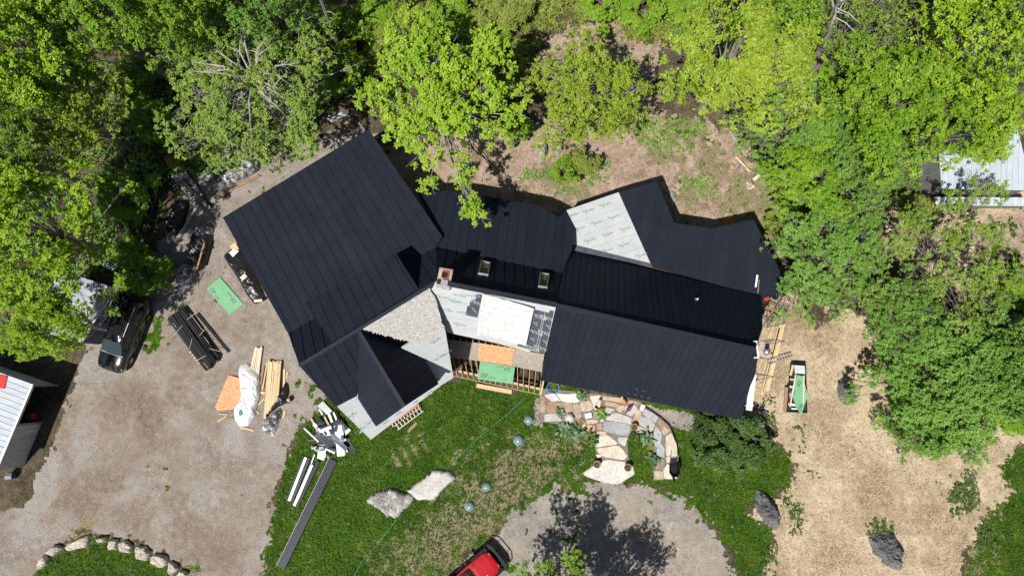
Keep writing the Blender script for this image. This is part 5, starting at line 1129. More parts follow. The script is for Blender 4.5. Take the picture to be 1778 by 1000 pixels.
blob('wrapped_pile', [Z8(*p) for p in [(840, 300), (930, 210), (1040, 150), (1130, 100), (1172, 120), (1170, 180), (1060, 250), (960, 310), (860, 352), (830, 335)]], .75, MT['tarpgrey'], 'long lumber pile in torn shiny wrapping along the house end', 'wrapped pile', p=4, rough=.2, wr=.07, n=70, rings=14, seed=19, fq=2)
pile_boards(Z8, (735, 225), (790, 260), (930, 95), (985, 120), 4, 4, MT['tarpgrey'], 'grey board in the stack under the wide olive tree', 'board', 'grey stack under the olive tree', .2)
pile_boards(Z8, (860, 345), (880, 360), (1150, 215), (1165, 222), 2, 1, MT['brownwood'], 'thin brown board at the foot of the shiny wrapped pile', 'board', 'boards by the wrapped pile', .1, jitr=3)
for i in range(3): board('stacked_board', (560 + i * 6, 205 + i * 3), (600 + i * 6, 196 + i * 3), .18, .05, .05, MT['tarpgrey'], 'grey board behind the high end of the long roof', 'board', 'boards behind the long roof')
pt = W(*Z8(925, 368), .25); po = root('clay_pot', (pt.x, pt.y, 0), 'square clay planter standing by the shiny wrapped pile', 'planter'); MB().lathe((pt.x, pt.y, 0), [(.14, 0), (.22, .25), (.19, .25), (.12, .06), (.01, .06)], 4).build('pot_body', MT['terracotta'], po); MB().lathe((pt.x, pt.y, .06), [(.12, 0), (.15, .12), (.02, .13)], 4).build('soil', MT['g_forest'], po)
MT['chips'] = M_noise('orange wood chips', (.22, .10, .04), (.50, .28, .12), 5, .9, bmp=.7, fine=(14, .5))
blob('chip_heap', [Z8(*p) for p in [(495, 80), (600, 85), (625, 150), (570, 190), (530, 170)]], .4, MT['chips'], 'orange wood chip heap at the head of the short grey stack', 'heap', p=1.6, rough=.3, seed=21)
blob('chip_heap', [Z8(*p) for p in [(95, 715), (180, 690), (300, 720), (310, 770), (250, 810), (150, 790)]], .35, MT['chips'], 'brown and orange chip heap behind the grey roofed shed', 'heap', p=1.6, rough=.3, seed=22)
blob('ash_strip', [Z8(*p) for p in [(20, 650), (120, 650), (260, 680), (365, 700), (340, 735), (200, 715), (60, 690)]], .2, MT['rock'], 'grey gravel ridge beside the brown chip heap', 'heap', p=1.6, rough=.25, seed=23)
# metal rack and leaning frame beside the shed
rk = root('metal_rack', W(185, 455, 0), 'pale metal rack frame lying in the shade behind the van', 'rack')
rz = lambda x, y, z=.6: W(*cropper(150, 400, 6.667)(x, y), z)
for a, b in (((185, 400), (260, 355)), ((260, 355), (375, 415)), ((375, 415), (290, 465)), ((290, 465), (185, 400)), ((210, 385), (315, 450)), ((235, 370), (345, 432)), ((225, 425), (310, 385)), ((255, 443), (345, 400))): MB().bar(rz(*a), rz(*b), .035, .035).build('rail', MT['alu'], rk)
for a in ((185, 400), (260, 355), (375, 415), (290, 465)): q = rz(*a); MB().bar(q, Vector((q.x, q.y, 0)), .035, .035).build('leg', MT['alu'], rk)
board('metal_channel', cropper(150, 400, 6.667)(295, 290), cropper(150, 400, 6.667)(450, 412), .09, .05, .02, MT['alu'], 'grey metal channel lying beside the rack', 'channel'); board('metal_channel', cropper(150, 400, 6.667)(100, 385), cropper(150, 400, 6.667)(270, 318), .05, .04, .4, MT['alu'], 'thin pale bar lying across by the rack', 'channel')
blob('debris_heap', [cropper(150, 400, 6.667)(*p) for p in [(70, 340), (150, 290), (290, 290), (440, 430), (330, 500), (200, 480)]], .35, MT['tarpblack'], 'black plastic heap under the metal rack', 'heap', p=2, rough=.3, seed=24)
# ---- roofing metal offcuts
OG = 'roofing metal offcuts heaped by the drive'
MT['sheetwhite'] = M_plain('white backed sheet metal', (.76, .77, .78), .3); MT['sheetdark'] = M_plain('dark sheet metal', (.022, .027, .042), .5, 0, .22); MT['sheetblue'] = M_plain('slate sheet metal', (.04, .047, .062), .5, 0, .2); MT['sheetgrey'] = M_plain('light grey sheet', (.50, .55, .56), .5); MT['sheetshiny'] = M_plain('shiny sheet metal', (.42, .44, .48), .22, .8)
off = [('light grey panel at the top of the offcut heap', 'sheetgrey', [(370, 55), (520, 215), (430, 268), (280, 130)], .18), ('long white panel across the offcut heap', 'sheetwhite', [(545, 445), (685, 430), (702, 700), (725, 900), (705, 920), (595, 930), (572, 700)], .34), ('dark bent end piece above the long white panel', 'sheetblue', [(525, 385), (665, 362), (682, 425), (545, 446)], .40),
       ('square white sheet in the middle of the offcut heap', 'sheetwhite', [(320, 510), (490, 440), (548, 592), (400, 602)], .30), ('dark panel at the upper side of the offcut heap', 'sheetdark', [(245, 350), (310, 310), (432, 450), (350, 490)], .24), ('long slate panel low in the offcut heap', 'sheetblue', [(272, 555), (548, 740), (490, 812), (218, 625)], .26), ('shiny grey strip crossing the long white panel', 'sheetshiny', [(532, 570), (762, 790), (715, 838), (490, 640)], .42),
       ('dark panel lying on the grass by the offcut heap', 'sheetdark', [(745, 600), (897, 850), (820, 892), (718, 720)], .03), ('white corner piece at the grass side of the offcut heap', 'sheetwhite', [(690, 395), (812, 515), (720, 602)], .14), ('white sheet at the lower end of the offcut heap', 'sheetwhite', [(290, 850), (422, 828), (385, 992), (280, 955)], .16), ('thin white strip sticking out over the gravel', 'sheetwhite', [(58, 490), (80, 478), (305, 690), (290, 708)], .22),
       ('white strip pointing at the roof corner', 'sheetwhite', [(440, 260), (480, 245), (530, 380), (500, 400)], .3), ('narrow white strip next to the roof corner', 'sheetwhite', [(522, 240), (545, 228), (598, 350), (575, 365)], .28), ('dark narrow strip next to the roof corner', 'sheetdark', [(562, 225), (598, 218), (630, 350), (605, 360)], .22), ('dark strip pointing at the gravel', 'sheetdark', [(150, 385), (165, 375), (240, 450), (228, 462)], .14), ('black strip low on the gravel side', 'sheetdark', [(120, 665), (240, 655), (240, 690), (125, 698)], .1),
       ('white scrap on the gravel side of the offcut heap', 'sheetwhite', [(232, 455), (290, 410), (330, 500), (270, 540)], .22), ('white strip under the slate panel', 'sheetwhite', [(350, 760), (560, 865), (550, 890), (345, 790)], .2), ('small white scrap beside the shiny strip', 'sheetwhite', [(725, 830), (750, 815), (765, 855), (735, 868)], .2), ('white angled strip near the light grey panel', 'sheetwhite', [(298, 188), (318, 175), (375, 262), (355, 280)], .2)]
for lb, m, pts, z in off:
    slab('metal_offcut', [S1(*p) for p in pts], z, .012, MT[m], lb, 'metal offcut', OG, [random.uniform(-.06, .06) for _ in pts])
for i in range(16):
    x, y = random.uniform(250, 680), random.uniform(330, 850); a = random.uniform(0, 3.14); L_ = random.uniform(45, 110); w_ = random.uniform(10, 26); ca_, sa_ = math.cos(a), math.sin(a)
    slab('metal_strip', [S1(x + ca_ * L_ * k - sa_ * w_ * m_, y + sa_ * L_ * k + ca_ * w_ * m_) for k, m_ in ((-1, -1), (1, -1), (1, 1), (-1, 1))], .2 + .012 * i, .01, MT[random.choice(['sheetshiny', 'sheetgrey', 'sheetblue', 'sheetwhite', 'sheetdark'])], 'short narrow metal strip tangled in the offcut heap', 'metal offcut', 'narrow strips in the offcut heap', [random.uniform(-.05, .08) for _ in range(4)])
board('timber_offcut', S1(390, 300), S1(460, 430), .12, .05, .26, MT['lumber'], 'yellow timber piece stuck in the offcut heap', 'offcut'); board('timber_offcut', S1(180, 330), S1(240, 430), .13, .05, .1, MT['lumber'], 'short timber piece on the gravel side of the offcut heap', 'offcut'); board('timber_offcut', S1(405, 880), S1(395, 945), .14, .04, .2, MT['lumberpale'], 'pale timber scrap on the lower white sheet', 'offcut')
blob('rubbish_bag', [S1(*p) for p in [(235, 800), (270, 765), (345, 765), (355, 810), (320, 850), (250, 850)]], .5, MT['offwhite'], 'white plastic bag at the foot of the offcut heap', 'bag', p=2, rough=.25, wr=.05, n=30); blob('rubbish_bag', [S1(*p) for p in [(180, 770), (230, 730), (290, 740), (240, 830), (200, 830)]], .35, MT['tarpblack'], 'black plastic bag at the foot of the offcut heap', 'bag', p=2, rough=.25, n=30); blob('rubbish_bag', [S1(*p) for p in [(430, 880), (500, 870), (510, 940), (440, 975)]], .3, MT['rock'], 'grey bundle at the lower end of the offcut heap', 'bag', p=2, rough=.25, n=30)
blob('debris_heap', [S1(*p) for p in [(240, 400), (450, 300), (600, 330), (700, 480), (720, 700), (600, 860), (420, 800), (250, 650)]], .3, MT['sheetblue'], 'tangled dark scrap metal under the offcut sheets', 'scrap heap', p=3, rough=.25, seed=30)
# long channel flashing and bundled strips
ch = root('channel_flashing', W(530, 890, 0), 'very long dark metal channel lying on the lawn edge, dented halfway', 'metal channel')
ca, cb = W(*S2(448, 82), .12), W(*S2(33, 930), .12); cd = (cb - ca).normalized(); cs = cd.cross(Vector((0, 0, 1)))
MB().bar(ca, ca.lerp(cb, .5), .56, .015).build('channel_bed', MT['sheetdark'], ch); MB().bar(ca.lerp(cb, .502), cb, .56, .015).build('channel_bed', MT['sheetdark'], ch)
for s in (-1, 1): MB().bar(ca + cs * s * .29 + Vector((0, 0, .04)), cb + cs * s * .29 + Vector((0, 0, .04)), .02, .1).build('edge', MT['sheetgrey'] if s > 0 else MT['sheetblue'], ch)
for i, (a, b, w, m, lb) in enumerate((((232, 62), (98, 405), .19, 'sheetwhite', 'outer white strip of the bundled trim'), ((215, 60), (78, 395), .1, 'sheetdark', 'black edge strip of the bundled trim'), ((258, 70), (120, 410), .18, 'sheetblue', 'grey strip between the white bundled trims'), ((280, 120), (140, 445), .2, 'sheetwhite', 'inner white strip of the bundled trim'), ((330, 95), (160, 450), .22, 'sheetdark', 'wide black strip of the bundled trim'), ((300, 40), (275, 110), .08, 'sheetwhite', 'short white strip poking out of the bundled trim'))):
    board('trim_strip', S2(*a), S2(*b), w, .1, .04 + .01 * i, MT[m], lb, 'metal strip', 'bundled trim strips on the grass')
# ladders at the eave
def ladder(a, b, w, z, mat, label, n=14, z2=None):
    p, q = W(*a, z), W(*b, z if z2 is None else z2); d = (q - p).normalized(); s = d.cross(Vector((0, 0, 1))).normalized()
    o = root('ladder', ((p + q) / 2).xy.to_3d(), label, 'ladder'); RL[o.name].z = 0
    for k in (-1, 1): MB().bar(p + s * k * w / 2, q + s * k * w / 2, .035, .08).build('rail', mat, o)
    for i in range(n): r = p.lerp(q, (i + .5) / n); MB().bar(r - s * w / 2, r + s * w / 2, .04, .03).build('rung', MT['alu'], o)
    return o
ladder(C_(1175, 535), C_(830, 790), .34, .25, MT['alu'], 'aluminium ladder lying on the lawn along the white eave', 8); ladder(C_(1150, 500), C_(760, 760), .26, .38, M_plain('orange fibreglass', (.5, .2, .06), .5), 'orange railed ladder lying beside the aluminium ladder', 10)
board('scaffold_plank', C_(1128, 470), C_(672, 785), .2, .05, .35, M_plain('red painted plank', (.42, .10, .07), .6), 'long red plank lying along the white eave', 'plank'); board('plank', C_(1105, 720), C_(985, 840), .2, .04, .03, MT['brownwood'], 'weathered short plank lying on the lawn', 'plank')
# ---- east side: long boards, scaffold, skip load
E5 = cropper(1280, 570, 5.886); E1_ = cropper(1260, 460, 3.571)
for l in range(2):
    for i in range(4): board('lumber_board', E1_(330 + i * 11 + random.uniform(-2, 2), 385 - i * 8 + random.uniform(-8, 8)), E1_(222 + i * 13, 800 + random.uniform(-14, 8) - i * 8), .145, .045, .08 + l * .05, MT['lumber'], 'long yellow board in the %s layer of the stack by the gable end' % ORD[l], 'lumber', 'long boards by the gable end')
for a, b, lb in (((300, 350), (275, 460), 'short yellow board above the gable boards'), ((285, 400), (262, 455), 'narrow board next to the wall boards'), ((255, 590), (215, 720), 'yellow board between wall and long stack'), ((225, 585), (205, 640), 'short board under the gable chimney')): board('lumber_board', E1_(*a), E1_(*b), .1, .045, .05, MT['lumber'], lb, 'lumber')
slab('wall_panel', [E5(*p) for p in [(200, 440), (112, 640), (90, 832), (152, 842)]], 1.4, .03, MT['white'], 'long tapering white panel resting on trestles at the gable end', 'panel')
for i, (x, y) in enumerate(((160, 620), (125, 790))):
    q = W(*E5(x, y), 1.4); o = root('trestle', (q.x, q.y, 0), 'wooden trestle under the tapering white panel', 'trestle', 'trestles under the panel'); MB().bar(q - Vector((.3, 0, .04)), q + Vector((.3, 0, -.04)), .08, .08).build('top_bar', MT['lumber'], o)
    for sx in (-.25, .25):
        for sy in (-.2, .2): MB().bar(q + Vector((sx, 0, -.08)), Vector((q.x + sx, q.y + sy, 0)), .05, .05).build('leg', MT['lumber'], o)
board('ladder_rail', E5(40, 800), E5(325, 860), .12, .08, .1, M_plain('blue fibreglass', (.05, .1, .2), .5), 'blue rail lying at the gable foot', 'rail'); board('plank', E5(25, 820), E5(255, 865), .12, .05, .05, M_plain('yellow plank', (.6, .36, .08), .6), 'bright yellow plank lying at the gable foot', 'plank'); board('plank', E5(20, 845), E5(130, 850), .1, .05, .02, M_plain('yellow plank b', (.6, .36, .08), .6), 'short yellow plank at the corner bush', 'plank')
sc = root('scaffold', W(1345, 540, 0), 'steel tube scaffold against the gable end near the wing roof', 'scaffold')
tp = [W(1372, 531, 3.2), W(1338, 517, 3.2), W(1331, 548, 3.2), W(1362, 562, 3.2)]; g0 = lambda p, z: Vector((p.x, p.y, z))
for p in tp: MB().tube([g0(p, 0), g0(p, 3.3)], .028, 6).build('post', MT['steel'], sc)
for i in range(4):
    a, b = tp[i], tp[(i + 1) % 4]
    for z in (3.15, 2.0, 1.0): MB().tube([g0(a, z), g0(b, z)], .022, 5).build('rail', MT['steel'], sc)
    MB().tube([g0(a, 3.1), g0(b, .3)], .018, 5).build('brace', MT['steel'], sc)
MB().bar(g0(tp[1], 3.0).lerp(g0(tp[2], 3.0), .5) - Vector((.1, 0, 0)), g0(tp[0], 3.0).lerp(g0(tp[3], 3.0), .5) - Vector((.55, 0, 0)), .28, .04).build('platform', MT['brownwood'], sc)
slab('jacket', [cropper(1280, 470, 8.333)(*p) for p in [(385, 400), (460, 375), (470, 400), (430, 435), (395, 425)]], 3.05, .08, MT['redpaint'], 'red jacket lying on the scaffold', 'jacket')
blob('debris_heap', [cropper(1280, 470, 8.333)(*p) for p in [(320, 500), (380, 490), (400, 600), (370, 720), (340, 700)]], .4, MT['tarpgrey'], 'tangle of bags and scraps against the gable wall', 'scrap heap', p=2, rough=.35, n=36, seed=33)
for a, b, lb in (((1314, 478), (1311, 499), 'white board lying on the wing roof at the gable corner'), ((1317, 486), (1315, 509), 'thin brown board lying on the wing roof at the gable corner')):
    tag(MB().bar(onpl(*a, plW) + plW[1] * .1, onpl(*b, plW) + plW[1] * .1, .12 if 'white' in lb else .05, .05, plW[1]).build('roof_board', MT['white'] if 'white' in lb else MT['brownwood']), lb, 'board')
for x0, y0, x1, y1, x2, y2, z, lb in ((1341, 589, 1363, 592, 1340, 597, 4.2, 'steel wall bracket beside the gable chimney'), (1315, 648, 1344, 654, 1316, 659, 3.6, 'steel wall bracket above the tapering white panel')):
    o = root('staging_bracket', W(x0, y0, 0), lb, 'bracket')
    A_, B2_, C2_ = W(x0, y0, z), W(x1, y1, z), W(x2, y2, z)
    for a, b in ((A_, B2_), (C2_, B2_), (A_, C2_)): MB().tube([a, b], .025, 5).build('arm', MT['steel'], o)
    MB().tube([A_, g0(A_, 0)], .03, 6).build('post', MT['steel'], o); MB().tube([B2_, g0(A_, z - 1)], .02, 5).build('strut', MT['steel'], o)
ladder(E5(560, 280), E5(310, 350), .3, .35, MT['alu'], 'aluminium ladder lying across the long boards by the gable', 9)
# load of scrap in the straw
LG = 'scrap load in the straw'
slab('ribbed_panel', [E5(*p) for p in [(585, 375), (690, 382), (695, 465), (590, 460)]], .55, .04, MT['sheetgrey'], 'grey ribbed panel at the head of the scrap load', 'panel', LG)
for i in range(6): board('panel_rib', E5(598 + i * 17, 378 + i), E5(602 + i * 17, 462), .03, .02, .59, MT['sheetgrey'], 'raised rib on the grey panel of the scrap load', 'rib', LG) if False else None
zs = slab('sheathing_offcut', [E5(*p) for p in [(615, 475), (668, 488), (700, 600), (722, 690), (655, 882), (600, 800), (555, 650)]], .5, .03, MT['zip'], 'pointed green sheathing offcut on the scrap load', 'board sheet', LG)
plZ = (Vector((0, 0, .532)), Vector((0, 0, 1))); word(zs, 'ZIP', *E5(630, 560), 118, .34, pl=plZ); word(zs, 'ZIP', *E5(648, 810), -62, .34, pl=plZ); word(zs, 'system', *E5(585, 660), 118, .16, pl=plZ)
for a, b, w, m, lb, z in (((600, 470), (540, 800), .09, 'lumberpale', 'pale stick along the left of the green offcut', .56), ((683, 480), (677, 765), .09, 'lumberpale', 'pale stick on the right of the green offcut', .56), ((572, 375), (545, 480), .16, 'lumber', 'yellow timber beside the grey ribbed panel', .4), ((505, 600), (490, 865), .22, 'brownwood', 'brown board along the edge of the scrap load', .25), ((540, 520), (600, 525), .12, 'lumber', 'cross timber in the scrap load', .35), ((525, 770), (600, 785), .16, 'lumberpale', 'pale cross board low in the scrap load', .35), ((530, 860), (605, 845), .12, 'zip', 'thin green strip at the foot of the scrap load', .05)):
    board('timber_offcut', E5(*a), E5(*b), w, .04, z, MT[m], lb, 'offcut', LG)
for pts, m, lb in (([(500, 580), (540, 560), (545, 610), (515, 620)], 'white', 'white crumpled bag in the upper scrap load'), ([(515, 650), (550, 640), (550, 710), (520, 715)], 'offwhite', 'white film bundle in the middle of the scrap load'), ([(525, 805), (605, 800), (605, 830), (530, 830)], 'white', 'white sheet end at the foot of the scrap load')): blob('rubbish_bag', [E5(*p) for p in pts], .5, MT[m], lb, 'bag', LG, p=2.5, rough=.3, n=28)
tr = root('debris_trailer', W(*E5(600, 600), 0), 'flat wooden trailer bed carrying the scrap load', 'trailer')
TB = [W(*E5(*p), .22) for p in [(550, 352), (690, 358), (705, 860), (500, 850)]]; MB().prism(TB, (0, 0, -.1)).build('bed', MT['blackwood'], tr)
for i in range(4): MB().bar(TB[i] + Vector((0, 0, .08)), TB[(i + 1) % 4] + Vector((0, 0, .08)), .05, .16).build('side_rail', MT['blackwood'], tr)
for i, k in ((0, .5), (1, .5)):
    q = TB[0].lerp(TB[3], .5) if i == 0 else TB[1].lerp(TB[2], .5); MB().lathe(Vector((q.x - .05, q.y, .2)), [(.08, -.02), (.2, 0), (.2, .1), (.08, .12)], 14, Matrix.Rotation(math.pi / 2, 3, 'Y')).build('wheel', MT['black'], tr)
# block and slate stack at the corner bush
B7 = cropper(1200, 700, 10)
for pts, m, z, lb in (([(1060, 260), (1120, 215), (1170, 265), (1090, 320)], 'galv', .2, 'grey metal box part beside the corner bush'), ([(1120, 330), (1210, 280), (1290, 400), (1200, 470)], 'rock', .25, 'grey concrete block stack beside the corner bush'), ([(1195, 490), (1280, 435), (1310, 480), (1225, 550)], 'white', .25, 'white plastic crate beside the corner bush')): slab('salvage_piece', [B7(*p) for p in pts], 0, z, MT[m], lb, 'salvage')
blob('plastic_sheet', [B7(*p) for p in [(1180, 590), (1240, 565), (1310, 590), (1315, 680), (1250, 760), (1215, 740), (1200, 650)]], .3, MT['offwhite'], 'pale crumpled plastic beside the corner bush', 'plastic sheet', p=2, rough=.3, wr=.06, n=40)
# back yard bits
for a, b, w, lb, m in (((1267, 228), (1296, 272), .12, 'long pale pole leaning by the large maple', 'barkpale'), ((1278, 272), (1302, 298), .14, 'yellow beam lying over a stump', 'lumber'), ((1294, 290), (1287, 317), .1, 'thin plank lying by the stump', 'brownwood')): board('beam', a, b, w, .08, .05 if 'pole' in lb else .3, MT[m], lb, 'beam')
F4 = cropper(1270, 220, 5.556)
blob('stump', [F4(*p) for p in [(50, 420), (70, 370), (120, 365), (150, 410), (130, 450), (80, 470)]], .35, MT['barkgrey'], 'wide grey stump under the yellow beam', 'stump', p=6, rough=.1); blob('stump', [F4(*p) for p in [(270, 540), (310, 510), (350, 530), (340, 585), (285, 580)]], .35, MT['barkgrey'], 'grey stump at the edge of the green tree', 'stump', p=6, rough=.1)
for i, (pts, lb) in enumerate(((((150, 555), (170, 540)), 'first split log on the flat grey stone'), (((168, 575), (195, 555)), 'middle split log on the flat grey stone'), (((180, 590), (222, 572)), 'lower split log on the flat grey stone'), (((215, 510), (275, 470)), 'wide tan split log near the stump'))): board('firewood', F4(*pts[0]), F4(*pts[1]), .24, .14, .12, MT['lumber'] if i < 3 else MT['lumberpale'], lb, 'firewood', 'split firewood')
blob('flat_stone', [F4(*p) for p in [(130, 560), (180, 525), (235, 570), (180, 620), (140, 595)]], .12, MT['rock'], 'flat grey stone under the split logs', 'stone', p=6, rough=.06)
for pts, lb in (([(930, 245), (945, 240), (952, 262), (946, 282), (934, 282)], 'tall pale rotten stump behind the middle roof'), ([(962, 250), (974, 247), (977, 262), (968, 272), (961, 265)], 'smaller grey stump beside the rotten one')): blob('stump', pts, .8, MT['barkpale'], lb, 'stump', p=3, rough=.2, n=26, smooth=False)
blob('fire_ring', [(1255, 378), (1266, 372), (1277, 378), (1276, 390), (1262, 394), (1254, 388)], .12, MT['chips'], 'rust brown old stump in the yard by the wing roof', 'stump', p=3, rough=.2)
blob('debris_heap', [(1158, 338), (1168, 328), (1175, 345), (1168, 358), (1160, 352)], .3, MT['rock'], 'small heap of sticks beside the wing roof peak', 'heap', p=2, rough=.4, n=24, seed=40)
# bare leaning trunks in the wood
for pts, r, lb in (([(592, 92, 0), (575, 45, 4), (556, -5, 8), (545, -40, 11)], .2, 'bare leaning trunk in the brush behind the house'), ([(716, 30, 0), (706, 5, 3), (695, -30, 7)], .18, 'bare trunk at the back edge above the hanging bough tree'), ([(1405, 130, 0), (1420, 95, 4), (1440, 55, 8), (1446, 20, 11), (1462, 0, 13)], .26, 'pale bare trunk rising among the far maples')):
    tm = root('dead_tree', W(pts[0][0], pts[0][1], 0), lb, 'tree'); P = [W(*p) for p in pts]; MB().tube(P, [r, r * .9, r * .7] + [r * .4] * (len(P) - 3), 8).build('trunk', MT['barkpale'] if 'pale' in lb else MT['barkgrey'], tm)
    for k in range(8):
        s = P[-2].lerp(P[-1], random.random()) if k % 2 else P[-3].lerp(P[-2], random.random()); e_ = s + Vector((random.uniform(-1.5, 1.5), random.uniform(-1.5, 1.5), random.uniform(0, 1.5))); MB().tube([s, s.lerp(e_, .5) + Vector((0, 0, .2)), e_], [.06, .04, .012], 5).build('limb', MT['barkpale'] if 'pale' in lb else MT['barkgrey'], tm)
# ------------------------------------------------------------------ sheds
def shed_roof(part_name, parent, px4, zs, mat, ribdir, width):
    P = [W(x, y, z) for (x, y), z in zip(px4, zs)]; pl = plane3(P[0], P[1], P[2]); poly = [onpl(x, y, pl) for x, y in px4]
    part = deck_slab(part_name, poly, mat, parent, .08, pl[1]); panels(part, poly, pl, ribdir, width, 0, mat); return part, poly, pl
MT['whitemetal'] = M_noise('white metal roofing', (.40, .44, .49), (.52, .555, .60), 1.2, .35, stretch=(1, 6, 1), objvar=.08)
MT['bluemetal'] = M_noise('pale blue metal roofing', (.36, .41, .46), (.47, .52, .57), 1.2, .35, stretch=(6, 1, 1), objvar=.08)
MT['greymetal'] = M_noise('grey metal roofing', (.24, .26, .28), (.40, .43, .46), 1.5, .5, objvar=.1)
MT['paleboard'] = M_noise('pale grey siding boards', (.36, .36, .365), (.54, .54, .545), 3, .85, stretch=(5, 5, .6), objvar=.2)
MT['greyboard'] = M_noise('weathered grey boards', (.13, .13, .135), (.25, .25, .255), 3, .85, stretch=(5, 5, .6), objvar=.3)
ls = root('white_roofed_shed', W(10, 740, 0), 'open sided shed with white metal roof and grey plank wall beside the gravel', 'shed')
rp, rpoly, rpl = shed_roof('roof', ls, [(57, 667), (-8, 822), (-150, 775), (-98, 612)], (2.75, 2.75, 2.45, 2.45), MT['whitemetal'], W(-98, 612, 2) - W(57, 667, 2), .36)
MB().bar(rpoly[0] + Vector((0, 0, .03)), rpoly[1] + Vector((0, 0, .03)), .12, .06).build('edge_trim', MT['white'], rp)
MB().prism([onpl(x, y, rpl) + rpl[1] * .08 for x, y in [(-3, 650), (14, 653), (9, 675), (-8, 672)]], -rpl[1] * .02).build('red_patch', MT['redpaint'], rp)
ne, se = rpoly[0], rpoly[1]; nw, sw = rpoly[3], rpoly[2]; inw = (nw - ne).normalized() * .15; ins_ = (se - ne).normalized() * .15
NE, SE, NW_, SW_ = ne + inw + ins_, se + inw - ins_, nw + ins_, sw - ins_
def plank_wall(a, b, z0, z1, n, parent, mat, name='plank'):
    for i in range(n):
        p, q = a.lerp(b, i / n), a.lerp(b, (i + .94) / n); d = (b - a).normalized(); o = Vector((d.y, -d.x, 0)) * random.uniform(0, .02)
        MB().prism([Vector((p.x, p.y, z1)) + o, Vector((q.x, q.y, z1)) + o, Vector((q.x, q.y, z0 + random.uniform(0, .1))) + o, Vector((p.x, p.y, z0 + random.uniform(0, .1))) + o], Vector((d.y, -d.x, 0)) * -.03).build(name, mat, parent)
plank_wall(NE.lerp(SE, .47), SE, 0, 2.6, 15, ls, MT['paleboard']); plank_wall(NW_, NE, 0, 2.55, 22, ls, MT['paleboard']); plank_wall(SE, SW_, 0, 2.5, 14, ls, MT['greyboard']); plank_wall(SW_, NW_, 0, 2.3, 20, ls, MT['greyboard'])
MB().bar(Vector((NE.x, NE.y, 2.5)), Vector((NE.lerp(SE, .47).x, NE.lerp(SE, .47).y, 2.5)), .08, .3).build('header', MT['paleboard'], ls)
for t in (0, .47): q = NE.lerp(SE, t); MB().bar(Vector((q.x, q.y, 0)), Vector((q.x, q.y, 2.5)), .14, .14).build('post', MT['greyboard'], ls)
q = W(52, 723, .5); fcn = root('fuel_can', (q.x - .1, q.y, 0), 'red fuel cans inside the open shed', 'fuel can')
MB().prism([Vector((q.x + a, q.y + b, .55)) for a, b in ((-.25, -.18), (.15, -.18), (.15, .2), (-.25, .2))], (0, 0, -.55)).build('can_body', MT['redpaint'], fcn); MB().lathe((q.x, q.y, .55), [(.06, 0), (.05, .08)], 8).build('spout', MT['black'], fcn)
q = W(17, 826, .6); bn = root('blue_crate', (q.x, q.y, 0), 'small blue crate at the end of the plank wall', 'crate')
MB().prism([Vector((q.x + a, q.y + b, .6)) for a, b in ((-.3, -.2), (.1, -.2), (.1, .2), (-.3, .2))], (0, 0, -.6)).build('crate_body', M_plain('dark blue plastic', (.02, .05, .16), .5), bn); MB().prism([Vector((q.x + a, q.y + b, .63)) for a, b in ((-.32, -.22), (.12, -.22), (.12, .0), (-.32, .0))], (0, 0, -.03)).build('lid', MT['frame'], bn)
# pale metal shed among the trees
rs = root('pale_metal_shed', W(1710, 300, 0), 'shed with pale blue metal roof half hidden under trees', 'shed')
rp2, rq, rpl2 = shed_roof('roof', rs, [(1635, 328), (1793, 331), (1763, 210), (1628, 222)], (2.5, 2.5, 3.2, 3.2), MT['bluemetal'], W(1635, 328, 2) - W(1628, 222, 2), .4)
fl2, fr2 = rq[0] + Vector((.05, .2, 0)), rq[1] + Vector((-.05, .2, 0))
plank_wall(fl2, fr2, 0, 2.4, 14, rs, MT['greyboard'], 'wall_panel'); plank_wall(rq[3] + Vector((.1, -.1, 0)), fl2, 0, 2.4, 12, rs, MT['greyboard'], 'wall_panel'); plank_wall(fr2, rq[2] + Vector((-.1, -.1, 0)), 0, 2.4, 12, rs, MT['greyboard'], 'wall_panel')
lz = [W(1622, 342, 1.4), W(1786, 343, 1.4), W(1790, 358, 1.1), W(1625, 357, 1.1)]; pll = plane3(lz[0], lz[1], lz[3])
lt = deck_slab('lean_to_roof', lz, MT['bluemetal'], rs, .05, pll[1]); panels(lt, lz, pll, lz[3] - lz[0], .5, 0, MT['bluemetal'])
plank_wall(lz[3] + Vector((0, .1, 0)), lz[2] + Vector((0, .1, 0)), 0, 1.0, 10, rs, MT['greyboard'], 'wall_panel')
# grey roofed shed under the big tree
gs = root('grey_roofed_shed', W(130, 545, 0), 'low shed with patched grey metal roof under the yellow-green tree', 'shed')
rp3, rq3, rpl3 = shed_roof('roof', gs, [(200, 500), (140, 600), (38, 560), (105, 470)], (2.2, 2.2, 2.6, 2.6), MT['greymetal'], W(38, 560, 2) - W(140, 600, 2), .6)
for i in range(4): a, b = rq3[i], rq3[(i + 1) % 4]; c_ = sum(rq3, Vector()) / 4; plank_wall(a.lerp(c_, .08), b.lerp(c_, .08), 0, 2.1, 12, gs, MT['greyboard'])
